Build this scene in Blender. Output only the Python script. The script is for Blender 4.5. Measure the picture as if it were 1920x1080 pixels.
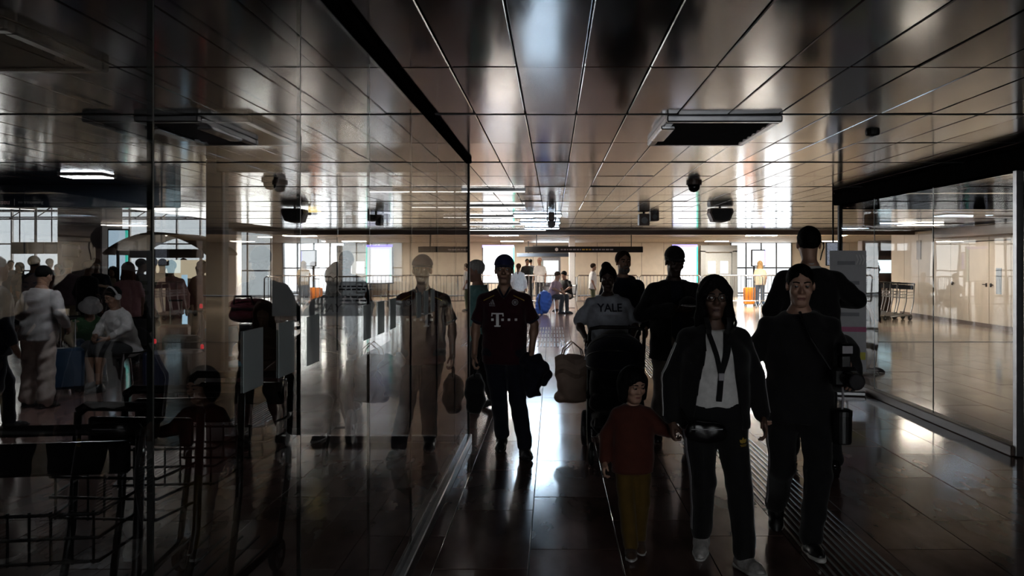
import bpy, math, random
import numpy as np
from mathutils import Vector, Matrix, Euler
from mathutils.bvhtree import BVHTree

random.seed(7)
RNG = np.random.default_rng(7)
for o in list(bpy.data.objects):
    bpy.data.objects.remove(o)
SC = bpy.context.scene
COL = SC.collection
PI = math.pi
EYE = 1.62            # camera height in metres
FPX = 1500.0          # focal length for a frame 1920 wide
CEIL = 2.53           # underside of the metal ceiling


def at(px, py, depth):
    """a point of the photograph taken to a given distance down the concourse"""
    return ((px - 1037) * depth / FPX, depth, EYE - (py - 490) * depth / FPX)


# ------------------------------------------------------------------ camera
cam_d = bpy.data.cameras.new('camera')
cam = bpy.data.objects.new('camera', cam_d)
COL.objects.link(cam)
cam.location = (0, 0, EYE)
cam.rotation_euler = (PI / 2, 0, 0)
cam_d.sensor_width = 36
cam_d.lens = 36 * FPX / 1920
cam_d.shift_x = (960 - 1037) / 1920
cam_d.shift_y = (490 - 540) / 1920
cam_d.clip_start = 0.05
cam_d.clip_end = 300
SC.camera = cam

# ------------------------------------------------------------------ sky
world = bpy.data.worlds.new('world')
SC.world = world
world.use_nodes = True
wb = world.node_tree.nodes['Background']
wb.inputs[0].default_value = (0.86, 0.93, 1.0, 1)
wb.inputs[1].default_value = 0.9


# ------------------------------------------------------------------ daylight at the glazed openings, plus added fill and streak lights
def daylight(name, loc, rot, sx, sy, radiance, color):
    d = bpy.data.lights.new(name, 'AREA')
    d.shape = 'RECTANGLE'
    d.size, d.size_y = sx, sy
    d.energy = radiance * PI * sx * sy
    d.color = color
    o = bpy.data.objects.new(name, d)
    o.location = loc
    o.rotation_euler = rot
    COL.objects.link(o)
    return o


daylight('daylight_hall_facade', (-20.1, 36.3, 2.95), (-PI / 2, 0, 0), 21.2, 5.8, 3.6, (1, 0.97, 0.92))
daylight('front_fill_light', (1.6, -5.6, 1.35), (PI / 2, 0, 0), 4.6, 2.3, 0.36, (1.0, 0.97, 0.93))  # front fill on the walkers; the doors around it are added
daylight('daylight_far_glazing_w', (-8.3, 38.6, 1.3), (-PI / 2, 0, 0), 2.2, 2.4, 3.5, (0.95, 0.98, 1))
daylight('added_streak_light', (0.05, 38.6, 2.195), (-PI / 2, 0, 0), 2.0, .28, 75.0, (0.72, 0.86, 1))  # added to streak floor and ceiling, hidden behind the black sign
daylight('daylight_far_glazing_e', (10.0, 38.6, 1.35), (-PI / 2, 0, 0), 2.8, 2.3, 3.0, (0.93, 0.97, 1))

# ------------------------------------------------------------------ exposure and sampling aids
SC.view_settings.view_transform = 'Standard'
SC.view_settings.look = 'None'
SC.view_settings.gamma = 1.0
SC.view_settings.exposure = 1.0
SC.view_settings.use_curve_mapping = False
cy = SC.cycles
cy.use_denoising = True
cy.max_bounces = 7
cy.diffuse_bounces = 3
cy.glossy_bounces = 5
cy.transmission_bounces = 6
cy.transparent_max_bounces = 24
cy.use_adaptive_sampling = True
cy.adaptive_threshold = 0.035
cy.sample_clamp_indirect = 6.0
cy.blur_glossy = 0.3
cy.caustics_reflective = True
cy.caustics_refractive = False


# ================================================================== materials
MATS = {}


def M(name, col=(0.5, 0.5, 0.5), rough=0.6, metal=0.0, var=0.06, scale=14.0, bump=0.0, bscale=60.0,
      emit=None, es=0.0, spec=0.5, sheen=0.0, coat=0.0, rvar=0.0, obj_random=0.0, aniso=(1, 1, 1)):
    """procedural principled material: noise-varied colour, optional noise relief"""
    if name in MATS:
        return MATS[name]
    m = bpy.data.materials.new(name)
    m.use_nodes = True
    nt = m.node_tree
    N, L = nt.nodes, nt.links
    b = N['Principled BSDF']
    b.inputs['Roughness'].default_value = rough
    b.inputs['Metallic'].default_value = metal
    b.inputs['Specular IOR Level'].default_value = spec
    if sheen:
        b.inputs['Sheen Weight'].default_value = sheen
    if coat:
        b.inputs['Coat Weight'].default_value = coat
    tc = N.new('ShaderNodeTexCoord')
    mp = N.new('ShaderNodeMapping')
    mp.inputs['Scale'].default_value = aniso
    L.new(tc.outputs['Object'], mp.inputs[0])
    nz = N.new('ShaderNodeTexNoise')
    nz.inputs['Scale'].default_value = scale
    nz.inputs['Detail'].default_value = 4
    L.new(mp.outputs[0], nz.inputs[0])
    rp = N.new('ShaderNodeValToRGB')
    rp.color_ramp.elements[0].position = 0.3
    rp.color_ramp.elements[1].position = 0.7
    c0 = [max(0, c * (1 - var)) for c in col]
    c1 = [min(1, c * (1 + var)) for c in col]
    rp.color_ramp.elements[0].color = (*c0, 1)
    rp.color_ramp.elements[1].color = (*c1, 1)
    L.new(nz.outputs[0], rp.inputs[0])
    out = rp.outputs[0]
    if obj_random:
        oi = N.new('ShaderNodeObjectInfo')
        mr = N.new('ShaderNodeMapRange')
        mr.inputs[3].default_value = 1 - obj_random
        mr.inputs[4].default_value = 1 + obj_random
        L.new(oi.outputs['Random'], mr.inputs[0])
        hs = N.new('ShaderNodeHueSaturation')
        L.new(mr.outputs[0], hs.inputs['Value'])
        L.new(out, hs.inputs['Color'])
        out = hs.outputs[0]
    L.new(out, b.inputs['Base Color'])
    if rvar:
        mr2 = N.new('ShaderNodeMapRange')
        mr2.inputs[3].default_value = max(0.02, rough - rvar)
        mr2.inputs[4].default_value = rough + rvar
        nz3 = N.new('ShaderNodeTexNoise')
        nz3.inputs['Scale'].default_value = scale * 0.37
        nz3.inputs['Detail'].default_value = 5
        L.new(mp.outputs[0], nz3.inputs[0])
        L.new(nz3.outputs[0], mr2.inputs[0])
        L.new(mr2.outputs[0], b.inputs['Roughness'])
    if bump:
        n2 = N.new('ShaderNodeTexNoise')
        n2.inputs['Scale'].default_value = bscale
        n2.inputs['Detail'].default_value = 3
        L.new(mp.outputs[0], n2.inputs[0])
        bp = N.new('ShaderNodeBump')
        bp.inputs['Strength'].default_value = bump
        bp.inputs['Distance'].default_value = 0.01
        L.new(n2.outputs[0], bp.inputs['Height'])
        L.new(bp.outputs[0], b.inputs['Normal'])
    if emit:
        b.inputs['Emission Color'].default_value = (*emit, 1)
        b.inputs['Emission Strength'].default_value = es
    MATS[name] = m
    return m


def glass_mat(name, tint=(0.8, 0.83, 0.83), ior=1.52, gain=1.0, haze=0.0):
    """architectural pane: reflects as two glass surfaces do, passes the rest straight through"""
    if name in MATS:
        return MATS[name]
    m = bpy.data.materials.new(name)
    m.use_nodes = True
    nt = m.node_tree
    N, L = nt.nodes, nt.links
    N.remove(N['Principled BSDF'])
    out = N['Material Output']
    tr = N.new('ShaderNodeBsdfTransparent')
    tr.inputs[0].default_value = (*tint, 1)
    tr1 = N.new('ShaderNodeBsdfTransparent')
    gl = N.new('ShaderNodeBsdfGlossy')
    gl.inputs['Roughness'].default_value = 0.012
    nz = N.new('ShaderNodeTexNoise')
    nz.inputs['Scale'].default_value = 1.1
    tc = N.new('ShaderNodeTexCoord')
    L.new(tc.outputs['Object'], nz.inputs[0])
    bp = N.new('ShaderNodeBump')
    bp.inputs['Strength'].default_value = 0.06
    bp.inputs['Distance'].default_value = 0.02
    L.new(nz.outputs[0], bp.inputs['Height'])
    L.new(bp.outputs[0], gl.inputs['Normal'])
    fr = N.new('ShaderNodeFresnel')
    fr.inputs[0].default_value = ior
    # two surfaces: 2F / (1 + F)
    a1 = N.new('ShaderNodeMath'); a1.operation = 'ADD'; a1.inputs[1].default_value = 1.0
    m2 = N.new('ShaderNodeMath'); m2.operation = 'MULTIPLY'; m2.inputs[1].default_value = 2.0 * gain
    dv = N.new('ShaderNodeMath'); dv.operation = 'DIVIDE'; dv.use_clamp = True
    L.new(fr.outputs[0], a1.inputs[0]); L.new(fr.outputs[0], m2.inputs[0])
    L.new(m2.outputs[0], dv.inputs[0]); L.new(a1.outputs[0], dv.inputs[1])
    mx = N.new('ShaderNodeMixShader')
    L.new(dv.outputs[0], mx.inputs[0]); L.new(tr.outputs[0], mx.inputs[1]); L.new(gl.outputs[0], mx.inputs[2])
    src = mx.outputs[0]
    geo = N.new('ShaderNodeNewGeometry')
    mx2 = N.new('ShaderNodeMixShader')          # the exit face of the slab adds nothing more
    L.new(geo.outputs['Backfacing'], mx2.inputs[0]); L.new(src, mx2.inputs[1]); L.new(tr1.outputs[0], mx2.inputs[2])
    L.new(mx2.outputs[0], out.inputs[0])
    MATS[name] = m
    return m


def film_mat(name, col, opacity):
    """translucent vinyl film: part paint, part clear"""
    if name in MATS:
        return MATS[name]
    m = bpy.data.materials.new(name)
    m.use_nodes = True
    nt = m.node_tree
    N, L = nt.nodes, nt.links
    b = N['Principled BSDF']
    nz = N.new('ShaderNodeTexNoise'); nz.inputs['Scale'].default_value = 9
    rp = N.new('ShaderNodeValToRGB')
    rp.color_ramp.elements[0].color = (*[c * 0.93 for c in col], 1)
    rp.color_ramp.elements[1].color = (*col, 1)
    L.new(nz.outputs[0], rp.inputs[0]); L.new(rp.outputs[0], b.inputs['Base Color'])
    b.inputs['Roughness'].default_value = 0.6
    tl = N.new('ShaderNodeBsdfTranslucent')
    L.new(rp.outputs[0], tl.inputs[0])
    mt = N.new('ShaderNodeMixShader'); mt.inputs[0].default_value = 0.65
    L.new(b.outputs[0], mt.inputs[1]); L.new(tl.outputs[0], mt.inputs[2])
    tr = N.new('ShaderNodeBsdfTransparent')
    mx = N.new('ShaderNodeMixShader'); mx.inputs[0].default_value = opacity
    L.new(tr.outputs[0], mx.inputs[1]); L.new(mt.outputs[0], mx.inputs[2])
    L.new(mx.outputs[0], N['Material Output'].inputs[0])
    MATS[name] = m
    return m


def E(name, col, s):
    return M(name, col=tuple(c * 0.8 for c in col), rough=0.4, var=0.02, emit=col, es=s)


# ================================================================== mesh helpers
def tag(o, label=None, cat=None, group=None, kind=None):
    if label: o['label'] = label
    if cat: o['category'] = cat
    if group: o['group'] = group
    if kind: o['kind'] = kind
    return o


def thing(name, label, cat, loc=(0, 0, 0), rz=0.0, group=None, kind=None):
    o = bpy.data.objects.new(name, None)
    o.empty_display_size = 0.1
    COL.objects.link(o)
    o.location = loc
    o.rotation_euler = (0, 0, rz)
    return tag(o, label, cat, group, kind)


def link(name, me, mat, parent=None, loc=None, rot=None, smooth=False):
    if mat is not None and not me.materials:
        me.materials.append(mat)
    o = bpy.data.objects.new(name, me)
    COL.objects.link(o)
    if parent is not None: o.parent = parent
    if loc is not None: o.location = loc
    if rot is not None: o.rotation_euler = rot
    if smooth:
        me.polygons.foreach_set('use_smooth', [True] * len(me.polygons))
    return o


class MB:
    def __init__(s):
        s.v, s.f = [], []

    def add(s, vs, fs):
        n = len(s.v)
        s.v += [tuple(v) for v in vs]
        s.f += [tuple(i + n for i in f) for f in fs]
        return s

    def box(s, c, d, R=None, bev=0.0):
        x, y, z = d[0] / 2, d[1] / 2, d[2] / 2
        if bev <= 0:
            vs = [(-x, -y, -z), (x, -y, -z), (x, y, -z), (-x, y, -z), (-x, -y, z), (x, -y, z), (x, y, z), (-x, y, z)]
            fs = [(0, 3, 2, 1), (4, 5, 6, 7), (0, 1, 5, 4), (1, 2, 6, 5), (2, 3, 7, 6), (3, 0, 4, 7)]
        else:
            b = min(bev, x * .95, y * .95, z * .95)
            vs, fs = [], []
            rings = [(x - b, y - b, -z), (x, y, -z + b), (x, y, z - b), (x - b, y - b, z)]
            for (rx, ry, rz_) in rings:
                k = b if (rx == x) else b * .6
                vs += [(-rx, -ry + k, rz_), (-rx + k, -ry, rz_), (rx - k, -ry, rz_), (rx, -ry + k, rz_),
                       (rx, ry - k, rz_), (rx - k, ry, rz_), (-rx + k, ry, rz_), (-rx, ry - k, rz_)]
            for r in range(3):
                for i in range(8):
                    j = (i + 1) % 8
                    fs.append((r * 8 + i, r * 8 + j, r * 8 + 8 + j, r * 8 + 8 + i))
            fs.append(tuple(reversed(range(8))))
            fs.append(tuple(range(24, 32)))
        if R is not None:
            vs = [R @ Vector(v) for v in vs]
        return s.add([(v[0] + c[0], v[1] + c[1], v[2] + c[2]) for v in vs], fs)

    def cyl(s, a, b, r, r2=None, n=12, caps=True):
        a, b = Vector(a), Vector(b)
        r2 = r if r2 is None else r2
        d = (b - a).normalized()
        u = d.orthogonal().normalized()
        w = d.cross(u)
        vs = []
        for p, q in ((a, r), (b, r2)):
            for i in range(n):
                t = 2 * PI * i / n
                vs.append(p + u * (q * math.cos(t)) + w * (q * math.sin(t)))
        fs = [(i, (i + 1) % n, n + (i + 1) % n, n + i) for i in range(n)]
        if caps:
            fs += [tuple(reversed(range(n))), tuple(range(n, 2 * n))]
        return s.add(vs, fs)

    def tube(s, pts, r, n=8):
        """a pipe through points, mitred at the bends"""
        P = [Vector(p) for p in pts]
        T = []
        for i in range(len(P)):
            t = (P[min(i + 1, len(P) - 1)] - P[max(i - 1, 0)])
            T.append(t.normalized())
        u = T[0].orthogonal().normalized()
        vs = []
        for p, t in zip(P, T):
            u = (u - t * u.dot(t))
            u = u.normalized() if u.length > 1e-6 else t.orthogonal().normalized()
            w = t.cross(u)
            for i in range(n):
                a = 2 * PI * i / n
                vs.append(p + u * (r * math.cos(a)) + w * (r * math.sin(a)))
        fs = []
        for k in range(len(P) - 1):
            for i in range(n):
                j = (i + 1) % n
                fs.append((k * n + i, k * n + j, k * n + n + j, k * n + n + i))
        fs += [tuple(reversed(range(n))), tuple(range((len(P) - 1) * n, len(P) * n))]
        return s.add(vs, fs)

    def lathe(s, prof, c=(0, 0, 0), n=20, R=None):
        vs, fs = [], []
        for (r, z) in prof:
            for i in range(n):
                a = 2 * PI * i / n
                v = Vector((r * math.cos(a), r * math.sin(a), z))
                if R is not None: v = R @ v
                vs.append((v[0] + c[0], v[1] + c[1], v[2] + c[2]))
        for k in range(len(prof) - 1):
            for i in range(n):
                j = (i + 1) % n
                fs.append((k * n + i, k * n + j, k * n + n + j, k * n + n + i))
        fs += [tuple(reversed(range(n))), tuple(range((len(prof) - 1) * n, len(prof) * n))]
        return s.add(vs, fs)

    def prism(s, poly, axis, a, b):
        """polygon (2-D) extruded along axis from a to b; axis 'x': (y,z), 'y': (x,z), 'z': (x,y)"""
        def pt(p, t):
            return {'x': (t, p[0], p[1]), 'y': (p[0], t, p[1]), 'z': (p[0], p[1], t)}[axis]
        n = len(poly)
        vs = [pt(p, a) for p in poly] + [pt(p, b) for p in poly]
        fs = [(i, (i + 1) % n, n + (i + 1) % n, n + i) for i in range(n)]
        fs += [tuple(reversed(range(n))), tuple(range(n, 2 * n))]
        return s.add(vs, fs)

    def sheet(s, fn, nu, nv, th=0.01):
        """thick curved sheet from fn(u,v)->point"""
        P = [[Vector(fn(i / nu, j / nv)) for j in range(nv + 1)] for i in range(nu + 1)]
        Nn = [[None] * (nv + 1) for _ in range(nu + 1)]
        for i in range(nu + 1):
            for j in range(nv + 1):
                du = P[min(i + 1, nu)][j] - P[max(i - 1, 0)][j]
                dv = P[i][min(j + 1, nv)] - P[i][max(j - 1, 0)]
                nn = du.cross(dv)
                Nn[i][j] = nn.normalized() if nn.length > 1e-9 else Vector((0, 0, 1))
        vs = [P[i][j] + Nn[i][j] * th / 2 for i in range(nu + 1) for j in range(nv + 1)]
        vs += [P[i][j] - Nn[i][j] * th / 2 for i in range(nu + 1) for j in range(nv + 1)]
        K = (nu + 1) * (nv + 1)
        ix = lambda i, j: i * (nv + 1) + j
        fs = []
        for i in range(nu):
            for j in range(nv):
                q = (ix(i, j), ix(i + 1, j), ix(i + 1, j + 1), ix(i, j + 1))
                fs.append(q)
                fs.append(tuple(K + k for k in reversed(q)))
        for i in range(nu):
            for j in (0, nv):
                q = (ix(i, j), ix(i + 1, j), K + ix(i + 1, j), K + ix(i, j))
                fs.append(q if j == nv else tuple(reversed(q)))
        for j in range(nv):
            for i in (0, nu):
                q = (ix(i, j), ix(i, j + 1), K + ix(i, j + 1), K + ix(i, j))
                fs.append(q if i == 0 else tuple(reversed(q)))
        return s.add(vs, fs)

    def mesh(s, name='m'):
        me = bpy.data.meshes.new(name)
        me.from_pydata(s.v, [], s.f)
        me.update()
        return me

    def build(s, name, mat, parent=None, loc=None, rot=None, smooth=False):
        return link(name, s.mesh(name), mat, parent, loc, rot, smooth)


def copy_tree(o, parent=None):
    c = o.copy()
    COL.objects.link(c)
    if parent is not None:
        c.parent = parent
        c.matrix_parent_inverse = o.matrix_parent_inverse.copy()
    for ch in CHILD.get(o.name, []) or [x for x in o.children]:
        copy_tree(ch, c)
    return c


CHILD = {}


def text_mesh(txt, size, bold=False, depth=0.0):
    cu = bpy.data.curves.new('lettering', 'FONT')
    cu.body = txt
    cu.size = size
    cu.align_x = 'CENTER'
    cu.align_y = 'CENTER'
    cu.extrude = depth
    cu.resolution_u = 3
    if bold: cu.offset = size * 0.02
    ob = bpy.data.objects.new('lettering', cu)
    COL.objects.link(ob)
    dg = bpy.context.evaluated_depsgraph_get()
    me = bpy.data.meshes.new_from_object(ob.evaluated_get(dg))
    bpy.data.objects.remove(ob)
    bpy.data.curves.remove(cu)
    return me


def sign_text(name, txt, size, mat, parent, loc, rot, mirror=False, label=None, bold=False):
    me = text_mesh(txt, size, bold, depth=0.0015)
    me.materials.clear()
    if mirror:
        for v in me.vertices: v.co.x = -v.co.x
        me.flip_normals()
    o = link(name, me, mat, parent, loc, rot)
    if label: o['label'] = label
    return o


# ================================================================== surface materials
STONE = M('polished_red_stone', (0.165, 0.098, 0.084), rough=0.13, var=0.4, scale=5.0, rvar=0.06, obj_random=0.16, spec=0.55, aniso=(1, 0.45, 1))
BEIGE_STONE = M('polished_beige_stone', (0.34, 0.27, 0.2), rough=0.16, var=0.25, scale=5.0, rvar=0.05, obj_random=0.08)
GROUT = M('dark_grout', (0.035, 0.03, 0.028), rough=0.55, var=0.2)
PANEL = M('brushed_ceiling_metal', (0.40, 0.395, 0.395), rough=0.12, metal=1.0, var=0.10, scale=3.0, rvar=0.045, bump=0.04, bscale=2.2, obj_random=0.12, aniso=(1, 0.35, 1))
MATTE = M('matte_black_paint', (0.010, 0.009, 0.009), rough=0.9, var=0.2, spec=0.0)
VOID = M('ceiling_void_black', (0.012, 0.011, 0.011), rough=0.7, var=0.2)
BLACKMETAL = M('black_metal', (0.012, 0.011, 0.011), rough=0.55, metal=0.0, var=0.2, spec=0.2)
GREYMETAL = M('grey_metal', (0.32, 0.32, 0.33), rough=0.3, metal=0.8, var=0.1)
STEEL = M('brushed_steel', (0.55, 0.55, 0.56), rough=0.25, metal=1.0, var=0.08, scale=30)
WHITEPAINT = M('white_paint', (0.62, 0.61, 0.6), rough=0.55, var=0.04)
BEIGE = M('beige_wall_laminate', (0.60, 0.52, 0.42), rough=0.45, var=0.06, scale=3.0, obj_random=0.04)
CREAM_CEIL = M('cream_ceiling', (0.55, 0.46, 0.34), rough=0.6, var=0.06, scale=2.0, aniso=(0.2, 3, 1))
NAVY = M('navy_painted_metal', (0.025, 0.035, 0.052), rough=0.4, var=0.1)
GREYCOL = M('grey_column_paint', (0.30, 0.28, 0.29), rough=0.5, var=0.06, scale=2)
DARKWALL = M('dark_grey_wall', (0.05, 0.047, 0.045), rough=0.6, var=0.1)
BROWNPANEL = M('brown_panel', (0.10, 0.065, 0.05), rough=0.45, var=0.15, scale=3)
GLASS = glass_mat('partition_glass', (0.46, 0.465, 0.46), ior=1.52, gain=1.05)
GLASS_CLEAR = glass_mat('clear_glass', (0.86, 0.87, 0.86), ior=1.5, gain=0.8)
GLASS_THIN = glass_mat('low_reflection_glass', (0.86, 0.85, 0.83), ior=1.5, gain=0.3)
GLASS_EDGE = M('glass_edge_green', (0.02, 0.028, 0.026), rough=0.4, var=0.1)
LAMP = E('lamp_diffuser', (1.0, 0.93, 0.82), 165.0)
LAMP_DIM = E('dim_lamp_diffuser', (1.0, 0.9, 0.76), 26.0)
LAMP_COOL = E('cool_lamp_diffuser', (0.9, 0.94, 1.0), 34.0)
STRIP = E('linear_lamp', (1.0, 0.98, 0.94), 5.0)
LIGHTBOX = E('lightbox_white', (0.86, 0.92, 1.0), 0.7)
LIGHTBOX_BLUE = E('lightbox_pale_blue', (0.55, 0.74, 0.9), 0.65)
VIOLET = E('lightbox_violet_edge', (0.35, 0.3, 1.0), 1.0)
TEAL = E('lightbox_teal_edge', (0.05, 0.75, 0.6), 0.6)
MULLION = M('facade_mullion', (0.07, 0.07, 0.075), rough=0.4, var=0.1)


def in_view(x, y, z, w, l):
    """picture area covered by a flat piece, zero when out of frame"""
    if y - l / 2 < 0.5: return 0
    px, py = 1037 + FPX * x / y, 490 - FPX * (z - EYE) / y
    if not (-120 < px < 2040 and -120 < py < 1200): return 0
    y0, y1 = y - l / 2, y + l / 2
    return FPX * w / y * abs(FPX * (z - EYE) * (1 / y0 - 1 / y1))


# ------------------------------------------------------------------ floor
X0, X1, Y0, Y1 = -31.0, 17.0, -6.0, 38.8
fl = MB().box(((X0 + X1) / 2, (Y0 + Y1) / 2, -0.07), (X1 - X0, Y1 - Y0, 0.1)).build('floor', GROUT)
tag(fl, 'dark jointed bed under the polished reddish stone floor of the concourse', 'floor', kind='structure')
SLW, SLL = 0.5, 1.0
slabs = []
kx0, kx1 = int(X0 / SLW), int(X1 / SLW)
for i in range(kx0 + 1, kx1):
    x = -0.13 + SLW * (i + 0.5)
    off = (0.0, 0.5, 0.22, 0.71)[i % 4]
    for j in range(int(Y0) + 1, int(Y1) - 1):
        y = j + off
        slabs.append((in_view(x, y, 0.0, SLW, SLL) * (1.5 if -0.8 < x < 3.9 else 0.45), x, y))
slabs.sort(reverse=True)
slab_me = MB().box((0, 0, -0.01), (SLW - 0.005, SLL - 0.005, 0.02), bev=0.0013).mesh('slab')
slab_me.materials.append(STONE)
NEARSLAB = set()
for a, x, y in slabs[:300]:
    o = link('stone_slab', slab_me, None, fl, (x, y, random.uniform(-.0006, .0006)), (random.uniform(-.0012, .0012), random.uniform(-.0012, .0012), 0))
rest, rest_b = MB(), MB()
for a, x, y in slabs[300:]:
    (rest_b if (x > 4.1 and y > 16.2) else rest).box((x, y, -0.01), (SLW - 0.005, SLL - 0.005, 0.02))
o = rest.build('stone_paving', STONE, fl); o['kind'] = 'stuff'
o = rest_b.build('beige_paving', BEIGE_STONE, fl); o['kind'] = 'stuff'

# tactile guide ribs let into the floor
RIB = M('dark_guide_rib', (0.03, 0.026, 0.025), rough=0.3, var=0.15, spec=0.6)
guide = thing('tactile_strip', 'dark ribbed tactile guide strip running along the floor under the man in black', 'tactile strip', (1.6, 0, 0))
for k in range(10):
    MB().box((-0.19 + k * 0.042, 10.5, 0.003), (0.016, 14.6, 0.006), bev=0.002).build('rib', RIB, guide)
guide2 = thing('tactile_strip', 'block of short dark tactile ribs on the bright floor beyond the man in jersey', 'tactile strip', (-0.2, 0, 0))
for k in range(14):
    for j in range(5):
        MB().box((-0.42 + k * 0.065, 15.5 + j * 0.95, 0.003), (0.03, 0.7, 0.006), bev=0.002).build('rib', RIB, guide2)

# ------------------------------------------------------------------ metal ceiling
PW, PL = 0.3125, 1.2
CX0 = -7.6
ce = MB()
ce.box(((CX0 + X1) / 2, (10 + 23.5) / 2, CEIL + 0.06), (X1 - CX0, 13.5, 0.06))
ce.box(((X0 + X1) / 2, (Y0 + 10) / 2, CEIL + 0.06), (X1 - X0, 10 - Y0, 0.06))
ceiling = ce.build('ceiling', VOID)
tag(ceiling, 'low ceiling of long narrow brushed metal panels over the concourse', 'ceiling', kind='structure')
pans = []
i = -1
xs = [-0.17 + PW * (k + 0.5) for k in range(-26, 55)]
for x in xs:
    for j in range(-7, 17):
        y = 3.75 + PL * (j + 0.5)
        if y > 23.5 or y < Y0 + .6 or x > X1 - .2: continue
        if x < CX0 + .2 and y > 9.3: continue
        pans.append((in_view(x, y, CEIL, PW, PL) * (1.4 if -0.9 < x < 4 else 1), x, y))
pans.sort(reverse=True)
pan_me = MB().box((0, 0, 0.008), (PW - 0.007, PL - 0.012, 0.016), bev=0.004).mesh('panel')
pan_me.materials.append(PANEL)


def clear_of_fixture(x, y):
    for (fx, fy, w, l) in VENTS:
        if abs(x - fx) < (w + PW) / 2 - .03 and abs(y - fy) < (l + PL) / 2 - .03: return False
    return True


VENTS = []
for a, x, y in pans[:300]:
    link('panel', pan_me, None, ceiling, (x, y, CEIL + random.uniform(-.001, .001)), (random.gauss(0, .0022), random.gauss(0, .004), 0))
field = MB()
for a, x, y in pans[300:]:
    R = Euler((random.gauss(0, .002), random.gauss(0, .003), 0)).to_matrix()
    field.box((x, y, CEIL + 0.008), (PW - 0.007, PL - 0.012, 0.016), R)
o = field.build('panel_field', PANEL, ceiling); o['kind'] = 'stuff'
for k in range(8):
    y = 4.95 + 2.4 * k
    MB().box(((CX0 + X1) / 2 if y > 9.9 else (-14 + X1) / 2, y, CEIL + 0.0015), (X1 - CX0 if y > 9.9 else X1 + 14, 0.02, 0.012)).build('joint_channel', BLACKMETAL, ceiling)

# cream ceiling of the far hall, with its edge trim
far_ceil = MB().box((3.8, 31.2, 2.56), (26.5, 15.3, 0.1)).build('ceiling_far', CREAM_CEIL)
tag(far_ceil, 'cream coloured ceiling of the lit hall beyond the metal ceiling', 'ceiling', kind='structure')
for k in range(12):
    MB().box((3.8, 24.2 + 1.22 * k, 2.507), (26.5, 0.05, 0.012)).build('joint', BROWNPANEL, far_ceil)
tr = MB().box((4.7, 23.52, 2.47), (24.6, 0.1, 0.14)).build('trim_1', BROWNPANEL)
tag(tr, 'brown edge trim between the metal ceiling and the cream ceiling', 'trim', kind='structure')

# ------------------------------------------------------------------ outer walls and roof that close the building
def wall(name, c, d, mat, label):
    o = MB().box(c, d).build(name, mat)
    return tag(o, label, 'wall', kind='structure')


wall('wall_outer', (X0 - 0.1, 16.4, 3.1), (0.2, 45.2, 6.3), GREYCOL, 'plain grey side wall at the far end of the glazed hall')
wall('wall_hall_fascia', (-19.3, 9.75, 4.35), (23.4, 0.3, 3.5), NAVY, 'dark navy fascia above the low ceiling at the mouth of the glazed hall')
wall('wall_hall_inner', (CX0 + 0.1, 16.8, 4.4), (0.2, 13.6, 3.6), GREYCOL, 'grey upstand wall along the edge of the metal ceiling')
wall('wall_hall_end', (-9.5, 31.2, 4.4), (0.2, 15.3, 3.6), GREYCOL, 'grey upstand wall over the far hall beside the glazed roof')
wall('wall_hall_step', (-8.5, 23.6, 4.4), (2.0, 0.2, 3.6), GREYCOL, 'grey upstand wall above the corner of the cream ceiling')
wall('roof_hall', (-19.3, 23.2, 6.15), (23.8, 29.3, 0.2), GREYCOL, 'grey roof slab high over the glazed hall')
wall('wall_side', (X1 + 0.1, 16.4, 1.3), (0.2, 45.2, 2.7), BEIGE, 'plain beige wall closing the concourse beyond the doors')
wb_l = 'dark wall behind the viewer beside the added doors'
wall('wall_behind_w', (-15.9, -6.1, 1.3), (30.4, 0.2, 2.7), DARKWALL, 'dark wall behind the viewer beside the added doors, toward the glazed hall')
wall('wall_behind_e', (10.4, -6.1, 1.3), (13.2, 0.2, 2.7), DARKWALL, 'dark wall behind the viewer beside the added doors, toward the beige doors')

# far back wall: beige panels with glazed gaps
def panelled(name, x0, x1, y, z0, z1, mat, label, step=1.1):
    root = thing(name, label, 'wall', (0, y, 0), kind='structure')
    n = max(1, round((x1 - x0) / step))
    w = (x1 - x0) / n
    MB().box(((x0 + x1) / 2, 0.11, (z0 + z1) / 2), (x1 - x0, 0.06, z1 - z0)).build('backing', VOID, root)
    for k in range(n):
        MB().box((x0 + w * (k + .5), 0.05, (z0 + z1) / 2), (w - .015, .06, z1 - z0 - .01), bev=.006).build('panel', mat, root)
    return root


panelled('wall_back_c', 1.05, 8.5, 38.3, 0, 2.52, BEIGE, 'beige panelled wall at the far end of the hall behind the barriers')
panelled('wall_back_w', -7.2, -0.95, 38.3, 0, 2.52, BEIGE, 'pale panelled wall at the far end behind the grey haired man', 1.4)
panelled('wall_back_low', -0.95, 1.05, 38.3, 0, 2.05, BEIGE, 'low beige wall under the added light slit at the far end', 1.1)
panelled('wall_back_e', 11.4, 17.0, 38.3, 0, 2.52, BEIGE, 'beige panelled wall at the far corner behind the trolleys', 1.4)


def glazing(name, x0, x1, y, z0, z1, cols, rows, label, mat=MULLION, th=0.06):
    root = thing(name, label, 'window', (0, y, 0), kind='structure')
    for k in range(cols + 1):
        x = x0 + (x1 - x0) * k / cols
        MB().box((x, 0, (z0 + z1) / 2), (th, 0.12, z1 - z0)).build('mullion', mat, root)
    for k in range(rows + 1):
        z = z0 + (z1 - z0) * k / rows
        MB().box(((x0 + x1) / 2, 0, z), (x1 - x0, 0.1, th)).build('transom', mat, root)
    for k in range(cols):
        a, b = x0 + (x1 - x0) * k / cols + th / 2, x0 + (x1 - x0) * (k + 1) / cols - th / 2
        MB().box(((a + b) / 2, 0.02, (z0 + z1) / 2), (b - a, 0.01, z1 - z0 - th)).build('pane', GLASS_CLEAR, root)
    return root


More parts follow.
